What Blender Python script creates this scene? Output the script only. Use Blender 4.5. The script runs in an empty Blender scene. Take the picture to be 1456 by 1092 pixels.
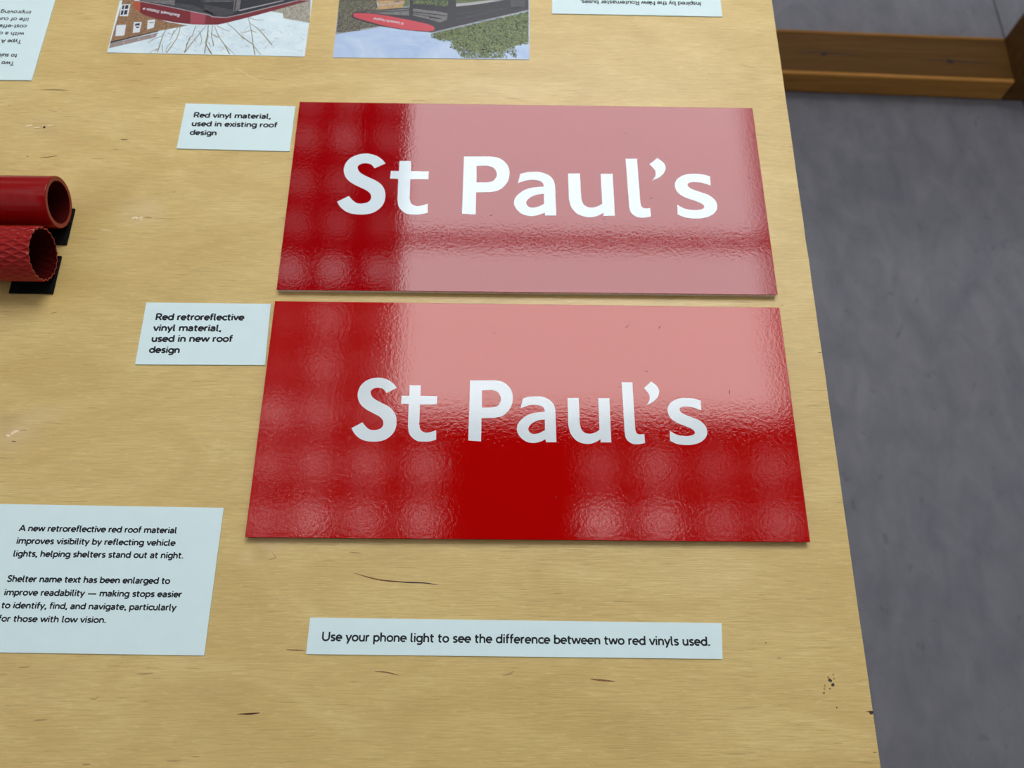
import bpy, bmesh, math, random
from mathutils import Vector, Matrix, noise
from mathutils.geometry import tessellate_polygon
R = math.radians
C = bpy.context.scene.collection
sc = bpy.context.scene

# ---------------------------------------------------------------- camera, world, exposure
cam_d = bpy.data.cameras.new('camera')
cam = bpy.data.objects.new('camera', cam_d); C.objects.link(cam)
cam.location = (-0.02396, -0.40948, 0.58666)
cam.rotation_euler = (0.386657, -0.019173, 0.001066)
cam_d.sensor_fit = 'HORIZONTAL'; cam_d.sensor_width = 36.0
cam_d.lens = 36.0 * 1172.961 / 1456.0
cam_d.clip_start = 0.02
cam_d.dof.use_dof = True
cam_d.dof.focus_distance = 0.60
cam_d.dof.aperture_fstop = 8.0
sc.camera = cam
w = bpy.data.worlds.new('world'); sc.world = w; w.use_nodes = True
w.node_tree.nodes['Background'].inputs[0].default_value = (0.80, 0.86, 0.92, 1)
w.node_tree.nodes['Background'].inputs[1].default_value = 0.3
sc.view_settings.view_transform = 'Standard'; sc.view_settings.look = 'None'
sc.view_settings.gamma = 1.0; sc.view_settings.exposure = 0.0
sc.view_settings.use_curve_mapping = False
CEIL_Z = 2.2
PANEL_L = 7.6

# ---------------------------------------------------------------- helpers
def tag(o, label=None, cat=None, group=None, kind=None):
    if label: o['label'] = label
    if cat: o['category'] = cat
    if group: o['group'] = group
    if kind: o['kind'] = kind
    return o
def empty(name, loc, rz=0.0):
    o = bpy.data.objects.new(name, None); C.objects.link(o)
    o.location = loc; o.rotation_euler = (0, 0, rz); o.empty_display_size = 0.02
    return o
def obj(name, vf, mat, parent=None, loc=(0, 0, 0), smooth=False):
    """vf = (verts, faces) or a bmesh, linked as one mesh object"""
    me = bpy.data.meshes.new(name)
    if isinstance(vf, bmesh.types.BMesh):
        vf.to_mesh(me); vf.free()
    else:
        me.from_pydata([tuple(v) for v in vf[0]], [], vf[1])
    me.materials.append(mat)
    if smooth:
        for p in me.polygons: p.use_smooth = True
    o = bpy.data.objects.new(name, me); C.objects.link(o); o.location = loc
    if parent: o.parent = parent
    return o
def box_bm(x0, x1, y0, y1, z0, z1, bevel=0.0, seg=2):
    bm = bmesh.new()
    bmesh.ops.create_cube(bm, size=1.0)
    for v in bm.verts:
        v.co = Vector(((x0+x1)/2 + v.co.x*(x1-x0), (y0+y1)/2 + v.co.y*(y1-y0), (z0+z1)/2 + v.co.z*(z1-z0)))
    if bevel: bmesh.ops.bevel(bm, geom=bm.edges[:], offset=bevel, segments=seg, affect='EDGES', profile=0.5)
    return bm
def area(p):
    return 0.5*sum(p[i][0]*p[(i+1) % len(p)][1]-p[(i+1) % len(p)][0]*p[i][1] for i in range(len(p)))
def plate(loops, z0, z1, off=(0, 0)):
    """outline (with holes) extruded from z0 to z1 -> verts, faces"""
    L = []
    for k, lp in enumerate(loops):
        lp = [(x-off[0], y-off[1]) for x, y in lp]
        if (area(lp) > 0) != (k == 0): lp.reverse()
        L.append(lp)
    flat = [p for lp in L for p in lp]
    tri = tessellate_polygon([[Vector((x, y, 0)) for x, y in lp] for lp in L])
    n = len(flat); V = [(x, y, z1) for x, y in flat] + [(x, y, z0) for x, y in flat]; F = []
    for a, b, c in tri:
        ar = (flat[b][0]-flat[a][0])*(flat[c][1]-flat[a][1])-(flat[c][0]-flat[a][0])*(flat[b][1]-flat[a][1])
        if ar < 0: b, c = c, b
        F.append((a, b, c)); F.append((a+n, c+n, b+n))
    s = 0
    for lp in L:
        m = len(lp)
        for i in range(m):
            j = (i+1) % m
            F.append((s+i+n, s+j+n, s+j, s+i))
        s += m
    return V, F
def catmull(pts, closed=False, n=6):
    out = []; N = len(pts)
    for i in range(N if closed else N-1):
        g = (lambda k: pts[k % N]) if closed else (lambda k: pts[max(0, min(N-1, k))])
        p0, p1, p2, p3 = g(i-1), g(i), g(i+1), g(i+2)
        for t in [k/n for k in range(n)]:
            out.append(tuple(0.5*((2*p1[d]) + (-p0[d]+p2[d])*t + (2*p0[d]-5*p1[d]+4*p2[d]-p3[d])*t*t + (-p0[d]+3*p1[d]-3*p2[d]+p3[d])*t**3) for d in (0, 1)))
    if not closed: out.append(tuple(pts[-1][:2]))
    return out
def outline(pts, n=6):
    """points (x, y, corner) -> smooth outline that keeps its corners"""
    N = len(pts); cs = [i for i in range(N) if pts[i][2]]
    if not cs: return catmull(pts, True, n)
    out = []
    for a, i in enumerate(cs):
        j = cs[(a+1) % len(cs)]; j = j if j > i else j+N
        seg = [pts[k % N] for k in range(i, j+1)]
        if len(seg) == 2: out.append(tuple(seg[0][:2]))
        else: out += catmull(seg, False, n)[:-1]
    return out
def ribbon(pts, w, V, F, z):
    """flat stroke of width w along pts (or tapering when w is a list)"""
    n = len(pts)
    for i, p in enumerate(pts):
        a = pts[max(0, i-1)]; b = pts[min(n-1, i+1)]
        d = Vector((b[0]-a[0], b[1]-a[1]));
        if d.length < 1e-9: d = Vector((1, 0))
        d.normalize(); k = 1.0
        if 0 < i < n-1:
            d1 = Vector((p[0]-a[0], p[1]-a[1])); d2 = Vector((b[0]-p[0], b[1]-p[1]))
            if d1.length > 1e-9 and d2.length > 1e-9:
                d1.normalize(); d2.normalize(); m = d1+d2
                if m.length > .3: d = m.normalized(); k = min(1.6, 1/max(.3, d.dot(d1)))
        ww = (w[i] if isinstance(w, list) else w)*.5*k
        V.append((p[0]-d.y*ww, p[1]+d.x*ww, z)); V.append((p[0]+d.y*ww, p[1]-d.x*ww, z))
    s = len(V)-2*n
    for i in range(n-1): F.append((s+2*i+1, s+2*i+3, s+2*i+2, s+2*i))

# ---------------------------------------------------------------- materials
class NT:
    def __init__(s, name):
        s.m = bpy.data.materials.new(name); s.m.use_nodes = True
        s.t = s.m.node_tree; s.b = s.t.nodes['Principled BSDF']
    def n(s, kind, **kw):
        nd = s.t.nodes.new(kind)
        for k, v in kw.items():
            if k.startswith('i_'):
                key = k[2:]; key = int(key) if key.isdigit() else key.replace('_', ' ')
                if hasattr(v, 'links'): s.t.links.new(v, nd.inputs[key])
                else: nd.inputs[key].default_value = v
            else: setattr(nd, k, v)
        return nd
    def link(s, a, b): s.t.links.new(a, b)
    def coord(s, scale=(1, 1, 1), loc=(0, 0, 0)):
        tc = s.n('ShaderNodeTexCoord')
        mp = s.n('ShaderNodeMapping'); s.link(tc.outputs['Object'], mp.inputs[0])
        mp.inputs['Scale'].default_value = scale; mp.inputs['Location'].default_value = loc
        return mp.outputs[0]
    def noise(s, scale, detail=3, rough=.5, vec=None, dist=0):
        nd = s.n('ShaderNodeTexNoise'); nd.inputs['Scale'].default_value = scale
        nd.inputs['Detail'].default_value = detail; nd.inputs['Roughness'].default_value = rough
        nd.inputs['Distortion'].default_value = dist
        if vec is not None: s.link(vec, nd.inputs['Vector'])
        return nd.outputs['Fac']
    def ramp(s, f, stops):
        nd = s.n('ShaderNodeValToRGB'); s.link(f, nd.inputs[0]); e = nd.color_ramp.elements
        while len(e) < len(stops): e.new(.5)
        for k, (p, c) in enumerate(stops): e[k].position = p; e[k].color = (*c, 1)
        return nd.outputs[0]
    def mix(s, f, a, b, mode='MIX'):
        nd = s.n('ShaderNodeMix', data_type='RGBA', blend_type=mode)
        for k, v in ((0, f), (6, a), (7, b)):
            if hasattr(v, 'links'): s.link(v, nd.inputs[k])
            elif k == 0: nd.inputs[k].default_value = v
            else: nd.inputs[k].default_value = (*v, 1)
        return nd.outputs[2]
    def math(s, op, a, b=0.0, clamp=False):
        nd = s.n('ShaderNodeMath', operation=op, use_clamp=clamp)
        for k, v in ((0, a), (1, b)):
            if hasattr(v, 'links'): s.link(v, nd.inputs[k])
            else: nd.inputs[k].default_value = v
        return nd.outputs[0]
    def bump(s, h, dist, strength=1.0):
        nd = s.n('ShaderNodeBump'); nd.inputs['Distance'].default_value = dist
        nd.inputs['Strength'].default_value = strength; s.link(h, nd.inputs['Height'])
        s.link(nd.outputs[0], s.b.inputs['Normal'])
    def color(s, c):
        if hasattr(c, 'links'): s.link(c, s.b.inputs['Base Color'])
        else: s.b.inputs['Base Color'].default_value = (*c, 1)
    def rough(s, v): s.b.inputs['Roughness'].default_value = v
def plain(name, c, rough=.5, spec=.5):
    m = NT(name); m.color(c); m.rough(rough); m.b.inputs['Specular IOR Level'].default_value = spec
    return m.m
def mottled(name, c, var=.12, scale=200, rough=.5, stretch=(1, 1, 1), spec=.5, detail=3):
    m = NT(name); f = m.noise(scale, detail, .6, m.coord(stretch))
    m.color(m.ramp(f, [(.3, tuple(k*(1-var) for k in c)), (.7, tuple(k*(1+var) for k in c))])); m.rough(rough)
    m.b.inputs['Specular IOR Level'].default_value = spec
    return m.m
def emit(name, c, s):
    m = NT(name); m.color((.8, .8, .8)); m.b.inputs['Emission Color'].default_value = (*c, 1)
    m.b.inputs['Emission Strength'].default_value = s
    return m.m

# birch veneer: fine horizontal pores, wavy figure, a few soft knots
KNOTS = [ # x, y, rx, ry, strength, pale?
 (-0.4197,0.0663,0.022,0.012,0.30,0), (-0.4197,0.0663,0.050,0.030,0.12,1), (-0.3520,-0.0115,0.035,0.030,0.20,0), (-0.3190,-0.0180,0.028,0.022,0.35,1), (-0.3236,-0.0249,0.012,0.006,0.30,0), (-0.3817,-0.2138,0.030,0.020,0.35,1), (-0.3916,-0.2045,0.020,0.014,0.30,0), (-0.3643,-0.1987,0.030,0.012,0.25,1), (-0.1893,-0.3006,0.012,0.007,0.35,0), (-0.1811,-0.2951,0.016,0.012,0.25,1), (-0.1987,-0.3051,0.012,0.010,0.25,1), (0.1722,0.1869,0.035,0.022,0.16,0), (0.0991,0.1769,0.030,0.016,0.10,0), (-0.0309,0.1127,0.060,0.020,0.10,1), (-0.3663,-0.0850,0.030,0.020,0.10,0), (0.1684,-0.3445,0.040,0.020,0.10,0), (0.0668,-0.4164,0.050,0.030,0.12,0), (-0.0905,-0.4080,0.050,0.030,0.08,0), (-0.3250,-0.3823,0.050,0.030,0.12,0), (0.1319,-0.3159,0.050,0.020,0.12,1), (-0.2118,-0.3952,0.040,0.030,0.10,0)
]
def birch():
    m = NT('birch_veneer')
    fig = m.noise(1.0, 4, .55, m.coord((9, 22, 1)), 1.2)
    big = m.noise(1.0, 2, .5, m.coord((2.2, 5, 1), (3, 1, 0)), .6)
    fine = m.noise(1.0, 4, .65, m.coord((55, 1150, 1)), .25)
    pore = m.noise(1.0, 3, .6, m.coord((38, 620, 1), (7, 3, 0)), .35)
    chat = m.noise(1.0, 2, .5, m.coord((110, 460, 1), (2, 5, 0)), .5)
    base = m.ramp(fig, [(.30, (0.626, 0.441, 0.149)), (.52, (0.712, 0.524, 0.193)), (.72, (0.786, 0.609, 0.244))])
    base = m.mix(m.math('MULTIPLY', m.ramp(big, [(.35, (0, 0, 0)), (.65, (1, 1, 1))]), .30), base, (0.685, 0.524, 0.186))
    base = m.mix(m.ramp(fine, [(.38, (.36, .36, .36)), (.60, (0, 0, 0))]), base, (0.460, 0.319, 0.098))
    base = m.mix(m.ramp(pore, [(.27, (.55, .55, .55)), (.38, (0, 0, 0))]), base, (0.385, 0.249, 0.070))
    base = m.mix(m.ramp(chat, [(.56, (0, 0, 0)), (.72, (.15, .15, .15))]), base, (0.942, 0.835, 0.428))
    tc = m.n('ShaderNodeTexCoord')
    wv = m.n('ShaderNodeTexNoise'); wv.inputs['Scale'].default_value = 30; m.link(tc.outputs['Object'], wv.inputs['Vector'])
    wob = m.n('ShaderNodeVectorMath', operation='MULTIPLY_ADD'); m.link(wv.outputs['Color'], wob.inputs[0])
    wob.inputs[1].default_value = (.016, .010, 0); m.link(tc.outputs['Object'], wob.inputs[2])
    for (x, y, rx, ry, st, pale) in KNOTS:
        a = m.n('ShaderNodeVectorMath', operation='SUBTRACT'); m.link(wob.outputs[0], a.inputs[0])
        a.inputs[1].default_value = (x+.008, y+.005, 0)
        b = m.n('ShaderNodeVectorMath', operation='MULTIPLY'); m.link(a.outputs[0], b.inputs[0])
        b.inputs[1].default_value = (1/rx, 1/ry, 0)
        l = m.n('ShaderNodeVectorMath', operation='LENGTH'); m.link(b.outputs[0], l.inputs[0])
        mr = m.n('ShaderNodeMapRange', interpolation_type='SMOOTHSTEP'); m.link(l.outputs['Value'], mr.inputs[0])
        mr.inputs[1].default_value = 0.0; mr.inputs[2].default_value = 1.0
        mr.inputs[3].default_value = st; mr.inputs[4].default_value = 0
        base = m.mix(mr.outputs[0], base, (.80, .63, .36) if pale else (.40, .245, .085))
    m.color(base); m.rough(.34)
    h = m.math('ADD', fine, m.math('MULTIPLY', pore, 1.2))
    m.bump(h, .00012, .6)
    return m.m
M = {}
M['birch'] = birch()
def vinyl(name, c, lam, dist, rough, dirt):
    m = NT(name)
    n1 = m.noise(1/lam, 3, .6, m.coord((1, 1, 1))); n2 = m.noise(.22/lam, 2, .5, m.coord((1, 1, 1)))
    sm = m.noise(14, 4, .6, m.coord((1, 1.3, 1)), 1.0)
    m.color(c); m.b.inputs['Specular IOR Level'].default_value = .43
    h = m.math('ADD', n1, m.math('MULTIPLY', n2, .35))
    m.bump(h, dist)
    rr = m.n('ShaderNodeMapRange'); m.link(sm, rr.inputs[0]); rr.inputs[1].default_value = .4; rr.inputs[2].default_value = .8
    rr.inputs[3].default_value = rough; rr.inputs[4].default_value = rough+dirt
    m.link(rr.outputs[0], m.b.inputs['Roughness'])
    if dist > 3.5e-5 and c[0] < .6:
        m.b.inputs['Specular IOR Level'].default_value = .5; m.b.inputs['Specular Tint'].default_value = (1, .93, .86, 1)
    return m.m
M['vinyl_gloss'] = vinyl('gloss_red_vinyl', (.345, .0006, .0022), .0026, 3.3e-5, .015, .02)
M['vinyl_retro'] = vinyl('retroreflective_red_vinyl', (.45, .0012, .0008), .0025, 5.0e-5, .02, .015)
M['letter_a'] = vinyl('white_vinyl', (.78, .90, .92), .0020, 2.2e-5, .05, .03)
M['letter_b'] = vinyl('white_vinyl_textured', (.75, .845, .85), .0022, 4.2e-5, .06, .03)
M['core'] = mottled('grey_board_core', (.86, .80, .72), .08, 300, .7)
M['core_red'] = plain('red_board_edge', (.20, .001, .001), .35)
M['scuff'] = plain('dark_scuff', (.16, .012, .015), .6)
M['card'] = mottled('white_card', (.735, .92, .91), .012, 60, .55, spec=.3)
M['ink'] = plain('black_ink', (.012, .014, .020), .5, .3)
M['core_paper'] = plain('card_edge', (.80, .82, .80), .7)
M['black'] = plain('black_foam_pad', (.0022, .0022, .0025), .85, .2)
M['tube'] = plain('gloss_red_powder_coat', (.27, .001, .001), .13, .3)
M['tube_rim'] = plain('cut_tube_rim', (.26, .026, .012), .5)
M['tube_in'] = plain('tube_bore', (.06, .001, .0005), .8, .1)
M['crack'] = mottled('dark_veneer_crack', (.23, .10, .032), .5, 900, .7)
M['crack_dark'] = plain('open_veneer_split', (.055, .040, .035), .8)
M['crack_soft'] = plain('veneer_fleck', (.42, .26, .09), .6)
M['pale_soft'] = plain('pale_veneer_figure', (.74, .60, .33), .5)
M['pale_fleck'] = plain('pale_veneer_fleck', (.90, .76, .53), .5)
M['knot_dark'] = plain('knot_hole', (.004, .003, .003), .8)
def lino():
    m = NT('grey_marbled_linoleum')
    a = m.noise(1, 5, .6, m.coord((20, 11, 1)), .5); b = m.noise(1, 3, .6, m.coord((42, 26, 1), (3, 3, 0)), .4)
    c = m.noise(2.2, 3, .5, m.coord((1, 1, 1), (5, 2, 0)))
    col = m.ramp(a, [(.3, (.143, .148, .168)), (.7, (.215, .220, .238))])
    col = m.mix(m.ramp(b, [(.28, (.6, .6, .6)), (.37, (0, 0, 0))]), col, (.090, .092, .104))
    col = m.mix(m.math('MULTIPLY', c, .35), col, (.158, .152, .160))
    m.color(col); m.rough(.55); m.b.inputs['Specular IOR Level'].default_value = .3
    return m.m
M['lino'] = lino()
M['seam'] = plain('floor_seam', (.06, .062, .062), .8)
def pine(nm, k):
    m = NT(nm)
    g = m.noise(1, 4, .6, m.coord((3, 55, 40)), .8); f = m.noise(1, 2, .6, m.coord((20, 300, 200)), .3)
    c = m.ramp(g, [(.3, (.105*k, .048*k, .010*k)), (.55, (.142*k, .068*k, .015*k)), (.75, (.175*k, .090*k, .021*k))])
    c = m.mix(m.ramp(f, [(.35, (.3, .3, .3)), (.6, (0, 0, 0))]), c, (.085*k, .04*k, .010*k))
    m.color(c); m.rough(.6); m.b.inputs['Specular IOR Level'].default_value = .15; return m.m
M['pine'] = pine('planed_pine', 1); M['pine_lit'] = pine('lit_planed_pine', 2.4)  # base tone darkened as timber in shade, second copy lightened as lit timber
M['pine_lit_edge'] = pine('lit_pine_edge', 3.9); M['pine_dark'] = plain('pine_grain_line', (.045, .018, .004), .7)  # same pine brightened further, light on the front edge put into its colour
M['pine_knot'] = plain('pine_knot', (.030, .012, .004), .7)
M['white_paint'] = mottled('white_wall_paint', (.55, .56, .57), .03, 5, .9)
M['ceiling'] = plain('dark_ceiling', (.018, .019, .022), .9)
M['frame'] = plain('grey_metal', (.10, .10, .11), .5)

# ---------------------------------------------------------------- room shell
FZ = -0.78
def struct(name, vf, mat, parent=None, loc=(0, 0, 0)):
    o = obj(name, vf, mat, parent, loc)
    if parent is None: tag(o, kind='structure')
    return o
X0, X1, Y0, Y1 = -3.4, 3.8, -2.6, 4.4
fl = struct('floor', box_bm(X0, X1, Y0, Y1, -.1, 0), M['lino'], loc=(0, 0, FZ))
struct('seam', box_bm(1.078, 1.0815, Y0+.01, Y1-.01, 0, .0006), M['seam'], fl)
struct('wall_left', box_bm(X0-.1, X0, Y0, Y1, FZ, CEIL_Z), M['white_paint'])
struct('wall_right', box_bm(X1, X1+.1, Y0, Y1, FZ, CEIL_Z), M['white_paint'])
struct('wall_back', box_bm(X0, X1, Y1, Y1+.1, FZ, CEIL_Z), M['white_paint'])
struct('wall_front', box_bm(X0, X1, Y0-.1, Y0, FZ, CEIL_Z), M['white_paint'])
ce = struct('ceiling', box_bm(X0, X1, Y0, Y1, .0, .1), M['ceiling'], loc=(0, 0, CEIL_Z))
# two big luminous panels
def light_panel(x0, x1, y0, y1, label):
    e = empty('ceiling_light', ((x0+x1)/2, (y0+y1)/2, CEIL_Z-.03))
    tag(e, label, 'light', 'luminous ceiling panels')
    a, b = (x1-x0)/2, (y1-y0)/2
    obj('diffuser', box_bm(-a, a, -b, b, 0, .012), M['diffuser'], e)
    obj('dim_edge', box_bm(a+.001, a+.05, -b, b, .001, .012), M['diffuser_edge'], e)
    obj('dim_end', box_bm(a+.051, a+.10, -b, b, .001, .012), M['diffuser_end'], e)
    V, F = plate([[(-a-.02, -b-.02), (a+.12, -b-.02), (a+.12, b+.02), (-a-.02, b+.02)], [(-a, -b), (a+.10, -b), (a+.10, b), (-a, b)]], -.004, .03)
    obj('frame', (V, F), M['frame'], e)
M['diffuser_edge'] = emit('lit_diffuser_edge', (.97, .965, 1.0), PANEL_L*.62)
M['diffuser_end'] = emit('lit_diffuser_end', (.97, .965, 1.0), PANEL_L*.28)
M['diffuser'] = emit('lit_diffuser', (.97, .965, 1.0), PANEL_L)
light_panel(-.395, .97, .59, 1.282, 'large luminous ceiling panel nearest above the red signs')
light_panel(-.395, .97, 1.335, 2.12, 'large luminous ceiling panel beyond the dark joint')
# open cell grid, each cell glowing by its own amount
cellm = {}
def cm(l):
    l = round(l*1.2, 1)
    if l not in cellm: cellm[l] = emit('lit_cell', (.94, .93, 1.0), l)
    return cellm[l]
cell_me = {}
def cell(x, y, l, parent):
    hw = .049
    if l not in cell_me:
        bm = box_bm(-hw, hw, -hw, hw, -.02, 0, .018, 3); me = bpy.data.meshes.new('light_cell'); bm.to_mesh(me); bm.free()
        me.materials.append(cm(l)); cell_me[l] = me
    o = bpy.data.objects.new('light_cell', cell_me[l]); C.objects.link(o); o.location = (x, y, 0); o.parent = parent
GX = [-1.44, -1.23, -1.02, -.82, -.655, -.475]; GXR = [.335, .535, .74, .94, 1.15, 1.36]
GY = [-.19, .01, .215, .41, .60, .78, .97, 1.18, 1.39, 1.58, 1.80, 2.0]
LV = {.215: [2, 2, 2.2, 1.9, 3.2, 2.2], .41: [1.6, 1.6, 1.8, 1.6, 1.8, 1.7], .60: [1.5, 1.5, 2, 2.4, 1.8, 1.0], .78: [1, 1, 1, .5, 1.7, .8],
      .97: [1, 1, .8, .5, 1.7, .7], 1.18: [1.2, 1.2, 1.2, 1.7, 1.7, 1.3], 1.39: [.6]*3+[.5, .5, .3], 1.58: [.7]*3+[.6, .5, .3], 1.80: [.7]*3+[.7, .9, .5], 2.0: [.6]*6}
LR = {.215: [3.6, 3.0, 1.5, 1.7, 1.5, 1.4], .41: [.9, 1.7, .8, 1.2, 1.2, 1.2]}
used = []
for y in GY:
    for k, x in enumerate(GX): cell(x, y, LV.get(y, [1.8]*6)[k], ce)
    if y < .5:
        cell(-.275, y, {.215: 2.3, .41: 1.8}.get(y, 1.6), ce)
        for k, x in enumerate(GXR): cell(x, y, LR.get(y, [1.6]*6)[k], ce)
V, F = [], []
yy = Y0+.12
while yy < Y1-.1:
    xx = X0+.12
    while xx < X1-.1:
        if not ((-1.55 < xx < 1.47 and -.3 < yy < 2.2) or (-.55 < xx < .45 and yy < -.2)):
            s = len(V); h = .06
            V += [(xx-h, yy-h, -.004), (xx+h, yy-h, -.004), (xx+h, yy+h, -.004), (xx-h, yy+h, -.004)]
            F.append((s+3, s+2, s+1, s))
        xx += .205
    yy += .205
tag(obj('light_cells', (V, F), cm(1.2), ce), kind='stuff')

# ---------------------------------------------------------------- the display table
tb = empty('display_table', (0, 0, FZ))
tag(tb, 'pale birch plywood display table carrying the red signs, cards and tubes', 'table')
TOPZ = -FZ
sl = .0112
def ex(y): return .2320 + sl*(y+.02)          # right edge of the top
ys = [-.62 + .02*i for i in range(70)]
right = [(ex(y) + .0004*noise.noise(Vector((y*60, 3, 0))), y) for y in ys]
top = plate([[(-1.3, ys[0])] + right + [(-1.3, ys[-1])]], TOPZ-.0012, TOPZ)
obj('tabletop', top, M['birch'], tb)
for k in range(6):
    obj('ply_layer', plate([[(-1.3, ys[0]+.0002)] + [(x-.0006, y) for x, y in right] + [(-1.3, ys[-1]-.0002)]], TOPZ-.0012-.003*(k+1), TOPZ-.0012-.003*k),
        mottled('ply_layer_tone', ((.42, .27, .12) if k % 2 else (.60, .43, .22)), .1, 90, .7), tb)
for x0, x1, y0, y1 in ((-1.24, .14, -.54, -.51), (-1.24, .14, .67, .70), (-1.24, -1.21, -.5, .66), (.11, .14, -.5, .66)):
    obj('apron', box_bm(x0, x1, y0, y1, TOPZ-.12, TOPZ-.0192, .002), M['pine'], tb)
for x, y in ((-1.2, -.47), (-1.2, .63), (.08, -.47), (.08, .63)):
    obj('leg', box_bm(x-.03, x+.03, y-.03, y+.03, 0, TOPZ-.0192, .003), M['pine'], tb)
def streak(pts, wmax, mat, name='grain_crack'):
    q = catmull(pts, False, 5); n = len(q); V, F = [], []
    ribbon(q, [max(.12, math.sin(math.pi*(i+.4)/(n-.2))**.8)*wmax for i in range(n)], V, F, TOPZ+.00006)
    obj(name, (V, F), mat, tb)
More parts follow.
